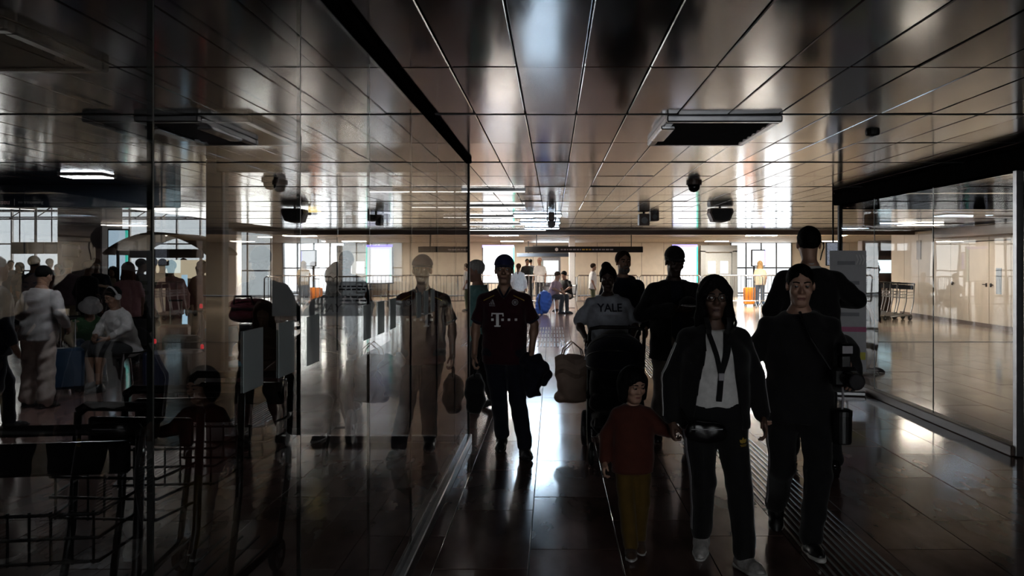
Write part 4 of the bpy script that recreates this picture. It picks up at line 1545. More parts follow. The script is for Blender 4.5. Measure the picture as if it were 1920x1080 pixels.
# lanyard
top_o = o7['top'][0]
bvh = BVHTree.FromPolygons([v.co[:] for v in top_o.data.vertices], [p.vertices[:] for p in top_o.data.polygons])
lan = thing('lanyard', 'broad dark lanyard with clasp around the neck of the woman in white top', 'lanyard', (.868, 4.32, 0))
zc = 1.02
for q, wd in ((-1, .026), (1, .026), (1.45, .014)):
    pts = []
    for t in np.linspace(0, 1, 10):
        x = q * .058 * (1 - t) + .012 * t + (.006 if abs(q) > 1 else 0)
        z = 1.30 + (zc - 1.30) * t
        hit = bvh.ray_cast(Vector((x, -2, z)), Vector((0, 1, 0)))[0]
        pts.append((x, (hit.y if hit else -.12) - .008, z))
    pts = [(q * .06, pts[0][1] + .03, 1.322)] + pts
    strap('band', pts, wd, .003, mm['black_cloth'], lan)
pz = []
for z in np.linspace(zc, .885, 5):
    hit = bvh.ray_cast(Vector((.012, -2, z)), Vector((0, 1, 0)))[0]
    pz.append((.012 - (1.02 - z) * .08, (hit.y if hit else pz[-1][1]) - .01, z))
strap('band', pz, .03, .003, mm['black_cloth'], lan)
MB().box((pz[0][0], pz[0][1] - .006, pz[0][2] - .005), (.03, .008, .04), bev=.003).build('clasp', mm['print_silver'], lan)
# crossbody bag
cb = thing('waist_bag', 'small shiny black bag across the hips of the woman with lanyard', 'bag', (.868, 4.32, 0))
lump('body', [('e', (-.075, -.165, .735), (.105, .035, .06), rotm(0, 6, 0), .02, 3.2)], mm['shiny_black'], cb, h=.009, fold=.002)
MB().tube([(-.16, -.16, .775), (-.185, -.06, .83), (-.15, .08, .87)], .006).build('strap', mm['black_leather'], cb)
MB().box((-.075, -.202, .755), (.16, .004, .004)).build('zip', mm['print_silver'], cb)

# ---- man in black with camera gear
p8, o8, J8 = person('stocky man in black T-shirt carrying camera gear, walking behind the woman with lanyard', (1.395, 4.55, 0), -6,
                    pose=pset(lean=5, head=(-6, 8, 0), L=dict(knee=(.085, -.16, .5), ank=(.05, -.13), yaw=6, pitch=-4), R=dict(knee=(-.09, .06, .47), ank=(-.075, .36), yaw=-8, pitch=44),
                              RA=((-.285, .05, 1.14), (-.255, -.08, .90)), LA=((.30, .10, 1.15), (.255, -.13, 1.07)),
                              RH=dict(n=(1, .1, 0), curl=.35), LH=dict(n=(-.6, 0, -.6), curl=.8, d=(-.1, -1, -.15))), height=1.63, fat=1.14, skin='skin_light',
                    garments=[dict(name='t_shirt', mat='black_cloth', sleeve=.8, hem=-.14, off=.022, fold=.005)], trousers=dict(mat='black_cloth', knee=.08, hem=.07),
                    shoes=dict(mat='black_leather', sole='white_rubber'), hair=dict(style='crop', mat='hair_black'))
s = J8['s']
tro = o8['trousers'][0]
hip, kn, an, _ = J8['legs']['R']
tro8 = cloth_tree(tro)
pts, nn = [], []
for t in np.linspace(.15, 1.88, 12):
    c = hip + (kn - hip) * t if t <= 1 else kn + (an - kn) * (t - 1)
    r = np.interp(t, [0, 1, 2], [.118, .084, .074]) * s
    pts.append(hug(tro8, c, (-.95, -.3, 0), r)); nn.append((-1, -.3, 0))
strap('side_stripe', pts, .018, .003, mm['print_silver'], tro, nn)
w8 = Matrix.Translation((1.395, 4.55, 0)) @ Matrix.Rotation(math.radians(-6), 4, 'Z') @ Vector(J8['wriL'])
cm = thing('camera', 'black camera with long lens and flash held at the side of the man in black', 'camera', (w8.x - .06, w8.y - .13, w8.z + .02))
MB().box((0, 0, 0), (.14, .075, .1), bev=.015).build('camera_body', mm['black_leather'], cm)
MB().lathe([(.036, 0), (.04, .02), (.04, .09), (.044, .1), (.044, .15), (.04, .155)], (0, -.03, 0), 20, Euler((PI / 2, 0, 0)).to_matrix()).build('lens', mm['shiny_black'], cm, smooth=False)
MB().cyl((0, -.183, 0), (0, -.188, 0), .034, n=20).build('front_glass', mm['lens_glass'], cm)
MB().box((0, .0, .085), (.055, .06, .07), bev=.008).box((0, -.01, .15), (.07, .075, .06), bev=.01).build('flash', mm['black_leather'], cm)
MB().box((0, -.05, .15), (.055, .006, .04)).build('flash_window', mm['print_silver'], cm)
MB().tube([(-.07, 0, .04), (-.16, .05, .2), (-.2, .12, .34)], .008).build('neck_strap', mm['black_leather'], cm)
ps = thing('lens_pouch', 'black cylindrical lens pouch hanging below the camera of the man in black', 'pouch', (w8.x - .03, w8.y - .02, w8.z - .36))
MB().lathe([(.046, 0), (.05, .008), (.052, .15), (.054, .152), (.054, .18), (.04, .188)], (0, 0, 0), 20).build('body', mm['black_leather'], ps)
MB().tube([(0, 0, .185), (.005, 0, .25), (.0, .0, .33)], .007).build('strap', mm['print_silver'], ps)
bp = thing('shoulder_bag', 'big rounded black shoulder bag behind the arm of the man in black', 'bag', (1.395 + .26, 4.55 + .12, 0))
lump('body', [('e', (0.03, .05, 1.02), (.10, .15, .17), None, .04, 2.8), ('e', (.04, -.1, 1.0), (.07, .05, .11), None, .04, 2.6)], mm['black_cloth'], bp, fold=.004)
MB().tube([(-.02, .0, 1.17), (-.1, .03, 1.32), (-.17, .02, 1.345), (-.1, .14, 1.30), (.0, .15, 1.15)], .012).build('strap', mm['black_cloth'], bp)

# ---- man in suit seen from behind
p9, o9, J9 = person('tall man in black suit with white collar walking away', (1.99, 6.2, 0), 176,
                    pose=pset(lean=2, head=(-4, 4, 0), L=dict(knee=(.1, -.14, .51), ank=(.1, -.2), pitch=-4), R=dict(knee=(-.09, .05, .48), ank=(-.09, .26), pitch=30),
                              RA=((-.335, .0, 1.22), (-.16, -.24, 1.2)), LA=((.285, .06, 1.15), (.25, -.16, 1.0)), RH=dict(n=(0, .3, -1), curl=.7, d=(.7, -.6, .2)), LH=dict(n=(-1, 0, 0), curl=.7)),
                    height=1.92, fat=1.08, skin='skin_light',
                    garments=[dict(name='shirt', mat='white_cloth', sleeve=0, hem=.0, off=.008, top=.535), dict(name='suit_jacket', mat='black_cloth', sleeve=1.93, hem=-.22, off=.03, top=.515, loose=.8, fold=.003)],
                    trousers=dict(mat='black_cloth', knee=.08, hem=.072), shoes=dict(mat='shiny_black', kind='dress'), hair=dict(style='crop', mat='hair_black'))
hc, Rh, hs = J9['hc'], J9['Rh'], J9['hs']
F = Field()
c0 = J9['T'](0, .012, .515)
F.cone(c0, c0 + np.array([0, -.005, .055]), .072, .067, k=.01)
F.cuts.append(lambda X, Y, Z: np.maximum(c0[2] - .01 - Z, Z - c0[2] - .045) + 0 * X + 0 * Y)
link('shirt_collar', mesh_from('shirt_collar', [F.net(.007)]), mm['satin_white'], p9)
HP = lambda x, y, z: tuple(hc + Rh @ (hs * np.array([x, y, z])))
MB().tube([HP(-.082, 0, .02), HP(-.1, .02, .01), HP(-.1, .03, -.03), HP(-.085, .04, -.07), HP(-.07, .06, -.12)], .005, 8).build('earpiece', mm['shiny_black'], p9, smooth=True)

# ================================================================== people beyond the glass
p10, o10, J10 = person('stocky person in cream shirt and trousers standing with back turned', (-5.72, 8.9, 0), 170,
                       pose=pset(lean=6, head=(0, 18, 0), L=dict(knee=(.11, .0, .5), ank=(.14, .02)), R=dict(knee=(-.11, .0, .5), ank=(-.14, .05)), LA=((.28, .02, 1.15), (.2, -.2, 1.0)), RA=((-.3, .0, 1.15), (-.24, -.18, .98))),
                       height=1.60, fat=1.22, skin='skin_tan', garments=[dict(name='shirt', mat='cream_shirt', sleeve=1.8, hem=-.12, off=.03, baggy=True, fold=.007)],
                       trousers=dict(mat='cream_cloth', off=.02, knee=.098, hem=.092, fold=.008), shoes=dict(mat='black_leather'), hair=dict(style='crop', mat='hair_black'))
SIT = dict(pel=(0, 0, .53), lean=18, head=(0, 22, 0), L=dict(knee=(.13, -.44, .53), ank=(.13, -.46)), R=dict(knee=(-.13, -.44, .53), ank=(-.15, -.38)),
           LA=((.27, -.16, .8), (.12, -.34, .66)), RA=((-.27, -.16, .8), (-.1, -.36, .68)))
p11, o11, J11 = person('seated man in white shirt and headphones on a chair', (-5.52, 10.35, 0), -28,
                       pose=pset(**SIT), height=1.74, skin='skin_tan', garments=[dict(name='shirt', mat='white_cloth', sleeve=1.7, hem=-.1, off=.026, baggy=True, fold=.007)],
                       trousers=dict(mat='charcoal_cloth', len=.95, knee=.09), shoes=dict(mat='black_leather', sole='dark_rubber'), hair=dict(style='short', mat='hair_black'))
hc, Rh, hs = J11['hc'], J11['Rh'], J11['hs']
HP = lambda x, y, z: tuple(hc + Rh @ (hs * np.array([x, y, z])))
hp = thing('headphones', 'white over-ear headphones on the seated man in white shirt', 'headphones', (-5.52, 10.35, 0), math.radians(-28))
MB().tube([HP(.098 * math.cos(a), .01, .01 + .128 * math.sin(a)) for a in np.linspace(0, PI, 15)], .012).build('headband', mm['satin_white'], hp, smooth=True)
for q in (-1, 1):
    MB().cyl(HP(q * .08, .01, 0), HP(q * .11, .01, 0), .038, n=16).build('ear_cup', mm['satin_white'], hp)
p12, o12, J12 = person('person in pale hat and green waistcoat bent forward on a seat', (-6.5, 11.1, 0), 40,
                       pose=pset(**{**SIT, 'lean': 48, 'LA': ((.26, -.38, .62), (.15, -.5, .42)), 'RA': ((-.26, -.38, .62), (-.15, -.5, .42)), 'head': (0, 40, 0)}), height=1.7, skin='skin_tan',
                       garments=[dict(name='shirt', mat='sand_cloth', sleeve=1.7, hem=-.1, off=.02), dict(name='waistcoat', mat='green_cloth', sleeve=0, hem=-.06, off=.03)],
                       trousers=dict(mat='denim_cloth'), shoes=dict(mat='black_leather'), hair=dict(style='short', mat='hair_brown'), fine=False)
hc, Rh, hs = J12['hc'], J12['Rh'], J12['hs']
ht = thing('sun_hat', 'pale grey bucket hat on the person bent forward', 'hat', (-6.5, 11.1, 0), math.radians(40))
MB().lathe([(.145, .02), (.15, .025), (.105, .06), (.098, .13), (.06, .15), (.001, .152)], tuple(hc), 20, Matrix(Rh.tolist())).build('crown', mm['cream_shirt'], ht, smooth=True)

# ---- figures farther off: a handful of builds, each person dressed and turned alone
STANDM = pset(L=dict(knee=(.1, -.03, .5), ank=(.13, .0)), R=dict(knee=(-.1, -.02, .5), ank=(-.12, .06)))
STANDF = pset(LA=((.22, .06, 1.15), (.13, -.17, 1.12)), RA=((-.23, .04, 1.14), (-.2, -.1, .93)))
WALKM = pset(**WALK_L)
PHONE = pset(head=(0, 22, 0), LA=((.24, .04, 1.16), (.1, -.24, 1.2)), RA=((-.24, .04, 1.16), (-.1, -.24, 1.18)))
SITM, SITF = pset(**SIT), pset(**{**SIT, 'lean': 8, 'head': (0, 10, 0)})
PROTO = {}


def proto(key, **kw):
    parts, J = build_person(fine=False, skin='skin_tan', shoes=dict(mat='black_leather'), **kw)
    PROTO[key] = parts


G_T = [dict(name='shirt', mat='navy_cloth', sleeve=.8, hem=-.12, off=.024)]
G_L = [dict(name='jacket', mat='navy_cloth', sleeve=1.9, hem=-.14, off=.032, baggy=True)]
TR = dict(mat='denim_cloth')
proto('man_tee', pose=STANDM, garments=G_T, trousers=TR, hair=dict(style='short', mat='hair_black'))
proto('man_coat', pose=WALKM, garments=G_L, trousers=TR, hair=dict(style='crop', mat='hair_black'), seed=2)
proto('man_phone', pose=PHONE, garments=G_T, trousers=TR, hair=dict(style='short', mat='hair_black'), seed=3, fat=1.1)
proto('woman_long', pose=STANDF, build='f', height=1.66, garments=G_T, trousers=dict(mat='denim_cloth', hem=.08), hair=dict(style='long', mat='hair_black'), seed=4)
proto('woman_tail', pose=pset(**WALK_L), build='f', height=1.66, garments=G_L, trousers=TR, hair=dict(style='tail', mat='hair_black'), seed=5)
proto('sit_man', pose=SITM, garments=G_T, trousers=TR, hair=dict(style='short', mat='hair_black'), seed=6)
proto('sit_woman', pose=SITF, build='f', height=1.66, garments=G_T, trousers=TR, hair=dict(style='long', mat='hair_black'), seed=7)


def crowd(key, label, px, depth, rz, h, top, legs, hair, skin='skin_tan', group=None, z=0.0, feet='black_leather'):
    root = thing('person', label, 'person', (*loc_p(px, depth)[:2], z), math.radians(rz), group)
    root.scale = (h, h, h)
    for nm, lst in PROTO[key].items():
        for q in lst:
            m = {'body': skin, 'hair': hair, 'shirt': top, 'jacket': top, 'trousers': legs, 'shoe': feet}.get(nm, q[1])
            if not q[0].materials: q[0].materials.append(mm[q[1]])
            o = link(nm, q[0], None, root)
            o.material_slots[0].link = 'OBJECT'
            o.material_slots[0].material = mm[m]
            if len(q) > 2:
                if not q[2].materials: q[2].materials.append(mm[q[3]])
                link('sole', q[2], None, o)
    return root


FARL = 'travellers crowding the glazed hall'
crowd('man_coat', 'person in dark navy clothes at the extreme edge beside the person in cream', -14, 7.4, 150, .97, 'navy_cloth', 'navy_cloth', 'hair_grey', group=FARL)
crowd('man_tee', 'broad silhouetted man with cropped hair standing against the bright facade', 62, 13.5, 180, .99, 'bluegrey_cloth', 'charcoal_cloth', 'hair_black', group=FARL)
crowd('man_tee', 'thin person in grey standing between the monitors and the grey pillar', 127, 15.5, 200, .96, 'mauve_cloth', 'sand_cloth', 'hair_brown', group=FARL)
crowd('man_coat', 'person in black coat standing by the foot of the grey pillar', 163, 14.0, 160, .95, 'black_cloth', 'black_cloth', 'hair_black', group=FARL)
crowd('man_phone', 'man in navy shirt looking at a phone beside the grey pillar', 180, 15.5, 30, .97, 'navy_cloth', 'navy_cloth', 'hair_black', group=FARL)
crowd('woman_long', 'woman with long hair in pink top standing behind the seated man in headphones', 240, 12.6, 200, .98, 'pink_cloth', 'black_cloth', 'hair_auburn', group=FARL)
crowd('woman_long', 'small woman in pale yellow top before the tall pale blue panel', 213, 17.5, 0, .92, 'sand_cloth', 'denim_cloth', 'hair_black', group=FARL)
crowd('man_coat', 'person in dark coat seen just past the woman in pink', 262, 14.5, 130, .97, 'black_cloth', 'charcoal_cloth', 'hair_black', group=FARL)
crowd('man_phone', 'man in olive shirt under the edge of the curved kiosk roof', 286, 13.6, 10, .98, 'olive_cloth', 'charcoal_cloth', 'hair_salt', group=FARL)
crowd('man_coat', 'dark haired person in black under the middle of the curved kiosk roof', 304, 15.4, 190, .97, 'black_cloth', 'black_cloth', 'hair_black', group=FARL)
crowd('woman_tail', 'red haired woman in pink jacket beside the red suitcases', 321, 13.2, 20, 1.0, 'pink_cloth', 'burgundy_cloth', 'hair_auburn', group=FARL)
crowd('woman_tail', 'woman in burgundy coat next to the grey partition post', 377, 14.5, 60, 1.0, 'burgundy_cloth', 'black_cloth', 'hair_brown', group=FARL)
crowd('man_tee', 'man in beige top behind the bright cylinder bollard', 345, 19.0, 0, .98, 'sand_cloth', 'khaki_cloth', 'hair_brown', group=FARL)
crowd('man_coat', 'small dark figure below the first hanging monitor', 20, 22.0, 40, .96, 'bluegrey_cloth', 'navy_cloth', 'hair_black', group=FARL)
crowd('woman_long', 'small figure with long hair below the second hanging monitor', 38, 20.0, 0, .97, 'bluegrey_cloth', 'navy_cloth', 'hair_brown', group=FARL)
crowd('man_tee', 'small figure below the third hanging monitor', 92, 21.0, 180, .98, 'bluegrey_cloth', 'charcoal_cloth', 'hair_black', group=FARL)
crowd('woman_tail', 'small red-topped figure in front of the grey pillar base', 110, 18.5, 0, .95, 'burgundy_cloth', 'charcoal_cloth', 'hair_black', group=FARL)
crowd('sit_woman', 'woman with long brown hair in leopard pattern blouse seated near the glass', 497, 7.95, 10, .98, 'leopard_cloth', 'burgundy_cloth', 'hair_auburn', group='people behind the glass screen')
crowd('woman_long', 'small woman in orange top before the far glazed doors', 586, 27.0, 120, .98, 'orange_cloth', 'charcoal_cloth', 'hair_blond', group='people in the far hall')
for k, (key, px, dp, top, hair_, lab) in enumerate((('sit_man', 826, 21.6, 'olive_cloth', 'hair_brown', 'person in olive top seated first in the far row beside the glass corner'),
                                                   ('sit_man', 843, 23.2, 'teal_cloth', 'hair_black', 'person in teal top seated in the middle of the far row'),
                                                   ('sit_woman', 858, 24.9, 'mauve_cloth', 'hair_black', 'person in mauve top seated last in the far row beside the glass corner'))):
    crowd(key, lab, px, dp, 30 * k - 20, 1, top, 'sand_cloth', hair_, group='people in the far hall')
crowd('woman_tail', 'woman in white top walking near the far barrier behind the man in jersey', 972, 24.5, 170, .95, 'white_cloth', 'sand_cloth', 'hair_auburn', group='people in the far hall')
crowd('man_coat', 'two-tone dark dressed man standing beyond the far barrier under the black sign', 988, 33.0, 20, 1.0, 'charcoal_cloth', 'charcoal_cloth', 'hair_black', group='people in the far hall')
crowd('man_coat', 'person in navy coat farther back under the black hanging sign', 994, 34.5, 160, 1.0, 'navy_cloth', 'navy_cloth', 'hair_black', group='people in the far hall')
crowd('man_tee', 'bald man in white shirt by the grey machine in the far hall', 1012, 31.0, -20, 1.02, 'white_cloth', 'charcoal_cloth', 'skin_rosy', group='people in the far hall')
crowd('sit_man', 'person in grey seated by the far barrier next to the blue bag', 1036, 25.0, 60, 1, 'mauve_cloth', 'charcoal_cloth', 'hair_brown', group='people in the far hall')
crowd('sit_man', 'person in black seated by the far barrier under the bright column', 1064, 26.2, -40, 1, 'black_cloth', 'cream_cloth', 'hair_black', group='people in the far hall')
crowd('man_tee', 'small figure in white behind the woman in the lettered T-shirt', 1111, 26.0, 90, .9, 'white_cloth', 'olive_cloth', 'hair_brown', group='people in the far hall')
crowd('woman_long', 'woman with long blond hair and jeans by the orange suitcase', 1425, 29.0, 165, 1.0, 'sand_cloth', 'denim_cloth', 'hair_blond', group='people in the far hall')
crowd('man_tee', 'person in tan clothes standing behind the poster stand', 1632, 11.6, 60, .95, 'khaki_cloth', 'sand_cloth', 'hair_brown', group='people in the far hall')


# ================================================================== ceiling fixtures
def vent(label, x, y, w=.72, l=1.05):
    r = thing('air_vent', label, 'air vent', (x, y, CEIL), group='air vents in the metal ceiling')
    a = .055
    fr = MB()
    fr.box((0, -l / 2 + a / 2, -.02), (w, a, .045), bev=.008).box((0, l / 2 - a / 2, -.02), (w, a, .045), bev=.008)
    fr.box((-w / 2 + a / 2, 0, -.02), (a, l - 2 * a, .045), bev=.008).box((w / 2 - a / 2, 0, -.02), (a, l - 2 * a, .045), bev=.008)
    fr.build('frame', GREYMETAL, r)
    MB().box((0, 0, -.004), (w - .1, l - .1, .006)).build('dark_throat', M('vent_throat', (.05, .05, .05), .5), r)
    tilt = Euler((-.5, 0, 0)).to_matrix()
    for k in range(7):
        MB().box((0, -l / 2 + .14 + k * (l - .28) / 6, -.022), (w - .12, .085, .006), tilt).build('slat', M('vent_slat', (.12, .12, .125), .35, metal=.6), r)
    MB().box((-w / 2 + .03, -.1, -.05), (.09, l * .5, .025), bev=.006).build('side_flap', STEEL, r)
    return r


vent('large louvred air vent in the ceiling above the bearded man', 1.07, 5.5)
vent('louvred air vent seen through glass in the upper part of the partition', -2.25, 5.5)
vent('dim louvred air vent at the top corner above the glass partition', -2.45, 3.35, .8, .7)


def lamp_panel(label, x, y, z, w, l, mat, group=None):
    r = thing('ceiling_light', label, 'ceiling light', (x, y, z), group=group)
    MB().box((0, 0, -.012), (w + .05, l + .05, .02), bev=.005).build('frame', WHITEPAINT, r)
    MB().box((0, 0, -.024), (w, l, .01)).build('diffuser', mat, r)
    return r


lamp_panel('square cold white light panel glowing in the dark ceiling above the person in cream', -4.9, 8.42, CEIL, .42, .24, LAMP_COOL)
FL = 'lit panels in the cream ceiling'
for x, y, lab in ((-10.0, 28.6, 'first row lit panel in the cream ceiling above the far glazed doors'), (-9.5, 34.7, 'second row lit panel in the cream ceiling above the far glazed doors'),
                  (-1.65, 26.9, 'first row lit panel in the cream ceiling above the man in jersey'), (-1.78, 34.7, 'second row lit panel in the cream ceiling above the man in jersey'),
                  (7.0, 26.9, 'first row lit panel in the cream ceiling above the woman with long blond hair'), (7.1, 34.7, 'second row lit panel in the cream ceiling above the grey portal'),
                  (12.0, 26.9, 'first row lit panel in the cream ceiling beyond the glass by the beige doors'), (12.0, 34.7, 'second row lit panel in the cream ceiling beyond the glass by the beige doors')):
    lamp_panel(lab, x, y, 2.51, .95, .42, LAMP_DIM if x > 11 else LAMP, FL)
ADDED_BLUE = E('added_blue_glow', (.6, .8, 1.0), 24.0)  # glow of panels added to brighten the mid floor and ceiling
for y, lab in ((15.6, 'nearest added cold blue light panel over the middle of the walkway'), (18.6, 'middle added cold blue light panel over the middle of the walkway'), (21.6, 'farthest added cold blue light panel over the middle of the walkway')):
    lamp_panel(lab, -.3, y, CEIL, .9, .5, ADDED_BLUE, 'added cold light panels over the walkway')
lamp_panel('lit panel in the metal ceiling in front of the beige doors', 9.0, 19.6, CEIL, .95, .4, LAMP_DIM, FL)
for k, (y, x0, x1, lab) in enumerate(((10.1, -2.35, -.35, 'nearest thin linear lamp across the metal ceiling'), (13.0, -2.3, -.45, 'second thin linear lamp across the metal ceiling'),
                                      (16.0, -2.2, -.4, 'third thin linear lamp across the metal ceiling'), (19.3, -2.2, -.3, 'fourth thin linear lamp across the metal ceiling'),
                                      (22.6, -2.4, -.2, 'farthest thin linear lamp across the metal ceiling'))):
    r = thing('linear_lamp', lab, 'ceiling light', ((x0 + x1) / 2, y, CEIL), group='thin linear lamps across the metal ceiling')
    MB().box((0, 0, -.015), (x1 - x0, .07, .03), bev=.004).build('housing', GREYMETAL, r)
    MB().box((0, -.0, -.033), (x1 - x0 - .02, .05, .006)).build('diffuser', STRIP, r)


def dome(label, x, y, r_=.09):
    r = thing('dome_camera', label, 'dome camera', (x, y, CEIL), group='domes hanging from the metal ceiling')
    MB().lathe([(r_ * .75, -.03), (r_, -.03), (r_, 0)], n=20).build('ring', BROWNPANEL, r)
    MB().lathe([(.005, -.03 - r_ * .95), (r_ * .4, -.03 - r_ * .88), (r_ * .7, -.03 - r_ * .6), (r_ * .82, -.03)], n=20).build('dome', mm['shiny_black'], r, smooth=True)


dome('dark dome camera seen through glass in the middle of the partition', -3.15, 8.9)
dome('dark dome camera in the ceiling above the tall man in dark jacket', 1.62, 9.2)


def speaker_box(label, px, py, depth, w=.36):
    x, y, z = at(px, py, depth)
    r = thing('ceiling_speaker', label, 'speaker', (x, y, z), group='brown speakers hanging from the metal ceiling')
    a, h = w / 2, .2
    poly = [(-a * .9, h * .5), (a * .9, h * .5), (a, h * .2), (a * .72, -h * .55), (a * .2, -h * .7), (-a * .7, -h * .6), (-a, h * .1)]
    MB().prism(poly, 'y', -.14, .14).build('cabinet', BROWNPANEL, r)
    MB().prism([(p[0] * .85, p[1] * .8) for p in poly], 'y', -.15, -.139).build('grille', mm['dark_rubber'], r)
    MB().cyl((0, 0, h * .4), (0, 0, CEIL - z), .02).build('bracket', BLACKMETAL, r)


speaker_box('brown angular ceiling speaker above the man in suit', 1350, 402, 13.5, .4)
speaker_box('brown angular ceiling speaker mirrored beside the small yellow lamp', 552, 404, 13.5, .4)
x, y, z = at(590, 392, 14.0)
r = thing('lantern', 'small yellow lit lamp hanging from the ceiling behind the glass', 'lamp', (x, y, z))
MB().box((0, 0, 0), (.2, .1, .12), bev=.01).build('glow_panel', E('yellow_lamp', (1, .75, .25), 1.6), r)
MB().box((0, 0, -.085), (.26, .16, .04), bev=.01).build('tray', BLACKMETAL, r)
MB().cyl((0, 0, .05), (0, 0, CEIL - z), .015).build('bracket', BLACKMETAL, r)
for px, py, dp, w, h, lab in ((1207, 412, 15, .2, .22, 'brown box shaped projector hanging above the bearded man'), (1226, 405, 15.5, .17, .2, 'darker box shaped projector just behind the brown one'),
                              (660, 412, 15, .17, .16, 'dark hanging box seen through the glass beside the brown one'), (705, 415, 15, .24, .24, 'brown hanging box seen through the glass above the lightbox')):
    x, y, z = at(px, py, dp)
    r = thing('hanging_projector', lab, 'projector', (x, y, z), group='hanging projector boxes')
    MB().box((0, 0, 0), (w, .26, h), bev=.012).build('housing', BROWNPANEL, r)
    MB().cyl((0, -.13, -.02), (0, -.15, -.02), w * .3, n=16).build('lens', mm['shiny_black'], r)
    MB().cyl((0, 0, h / 2), (0, 0, CEIL - z), .02).build('bracket', BLACKMETAL, r)
x, y, z = at(1034, 408, 14.5)
r = thing('hanging_camera', 'hanging surveillance camera in the middle of the ceiling above the floor ribs', 'camera', (x, y, z))
MB().box((-.075, 0, .07), (.02, .06, .26)).box((.075, 0, .07), (.02, .06, .26)).box((0, 0, .19), (.17, .08, .03)).build('yoke', BLACKMETAL, r)
MB().box((0, 0, .02), (.12, .2, .16), bev=.02).build('housing', BROWNPANEL, r)
MB().lathe([(.01, -.2), (.05, -.18), (.075, -.12), (.075, -.06)], n=18).build('dome', M('smoked_dome', (.25, .26, .27), .15), r, smooth=True)
MB().cyl((0, 0, .2), (0, 0, CEIL - z), .02).build('bracket', BLACKMETAL, r)
x, y, z = at(1636, 243, 5.6)
r = thing('smoke_detector', 'small black detector on the ceiling near the glass by the beige doors', 'detector', (x, y, CEIL))
MB().lathe([(.03, -.03), (.045, -.025), (.05, 0)], n=18).build('body', BLACKMETAL, r)
MB().lathe([(.012, -.036), (.014, -.03)], n=12).build('tip', mm['dark_rubber'], r)

# ================================================================== pushchair
PC = thing('pushchair', 'dark pushchair with rounded canopy pushed by the woman in lettered T-shirt', 'pushchair', (.52, 6.72, 0), math.radians(-7))


def wheel(parent, c, r, name='wheel', w=.045):
    o = MB().lathe([(r - .035, -w / 2 + .008), (r - .01, -w / 2), (r, -w / 4), (r, w / 4), (r - .01, w / 2), (r - .035, w / 2 - .008)], (0, 0, 0), 24, Euler((0, PI / 2, 0)).to_matrix()).build(name, mm['dark_rubber'], parent, c)
    sp = MB()
    for k in range(5):
        a = 2 * PI * k / 5
        sp.cyl((0, .012 * math.cos(a), .012 * math.sin(a)), (0, (r - .03) * math.cos(a), (r - .03) * math.sin(a)), .008, n=6)
    sp.cyl((-w * .6, 0, 0), (w * .6, 0, 0), .022, n=12)
    sp.build('spokes', GREYMETAL, o)
    return o


for q in (-1, 1):
    wheel(PC, (q * .28, .3, .155), .155)
    wheel(PC, (q * .17, -.38, .09), .09, w=.035)
    MB().tube([(q * .17, -.38, .09), (q * .19, -.34, .2), (q * .2, -.3, .3), (q * .23, .12, .62), (q * .24, .32, .98)], .016).build('frame_tube', BLACKMETAL, PC, smooth=True)
    MB().tube([(q * .26, .3, .155), (q * .23, .05, .42), (q * .215, -.2, .55)], .014).build('frame_tube', BLACKMETAL, PC, smooth=True)
MB().tube([(-.24, .32, .98), (-.235, .36, 1.02), (-.15, .38, 1.035), (.15, .38, 1.035), (.235, .36, 1.02), (.24, .32, .98)], .017).build('handle_bar', mm['dark_rubber'], PC, smooth=True)
MB().cyl((-.25, .3, .155), (.25, .3, .155), .012).build('axle', BLACKMETAL, PC)
lump('seat_shell', [('e', (0, .02, .58), (.215, .2, .2), rotm(25, 0, 0), .05, 3.0), ('c', (-.14, -.18, .46), (.14, -.18, .46), .07, .07), ('c', (0, .1, .75), (0, .14, .85), .2, .19)], mm['black_cloth'], PC, fold=.003,
     cuts=[lambda X, Y, Z: .08 - np.sqrt((X / 1.9) ** 2 + (Y + .22) ** 2 * .6 + (Z - .74) ** 2 * .3) + 0])
lump('storage_basket', [('e', (0, .06, .27), (.2, .24, .1), None, .03, 3.2)], mm['black_cloth'], PC, fold=.006)


def canopy(u, v):
    a = (u - .5) * PI * 1.02
    b = v * 1.75 - .15
    R = .245
    return (R * math.sin(a) * (1 if abs(a) < 1.2 else 1), .1 - .27 * math.cos(a) * math.cos(b) * 1.0 + .0, .72 + .27 * math.sin(b) * (.35 + .65 * math.cos(a)) + .02)


co = MB().sheet(canopy, 22, 10, .012).build('canopy', mm['navy_cloth'], PC, smooth=True)
for v in (.05, .4, .75):
    MB().tube([Vector(canopy(u, v)) * 1.0 + Vector((0, -.006, .004)) for u in np.linspace(0, 1, 17)], .007, 6).build('hoop', mm['black_leather'], co, smooth=True)
MB().box((0, -.36, .33), (.3, .14, .02), Euler((.35, 0, 0)).to_matrix(), bev=.008).build('footrest', mm['dark_rubber'], PC)

PAPER = M('brown_paper', (.30, .21, .16), .7, var=.18, scale=6, bump=.3, bscale=12)
sb = thing('shopping_bag', 'large crumpled brown bag beside the woman pushing the pushchair', 'bag', (.16, 7.45, 0), math.radians(8))
lump('body', [('e', (.02, 0, .54), (.15, .1, .2), rotm(0, -7, 0), .04, 3.2), ('c', (-.1, 0, .36), (.13, 0, .36), .05, .05)], PAPER, sb, fold=.007, h=.013)
MB().sheet(lambda u, v: (-.16 + u * .3, -.1 - .03 * math.sin(v * 3), .74 - .17 * v + .03 * math.sin(u * 7)), 8, 4, .006).build('folded_flap', PAPER, sb)
for q in (-.05, .06):
    MB().tube([(-.08, q, .72), (-.06, q, .8), (.02, q, .87), (.1, q, .8), (.12, q, .72)], .006).build('handle', PAPER, sb)

# ================================================================== luggage trolleys
DARKSTEEL = M('dark_trolley_steel', (.05, .05, .052), rough=.4, metal=.7, var=.1)


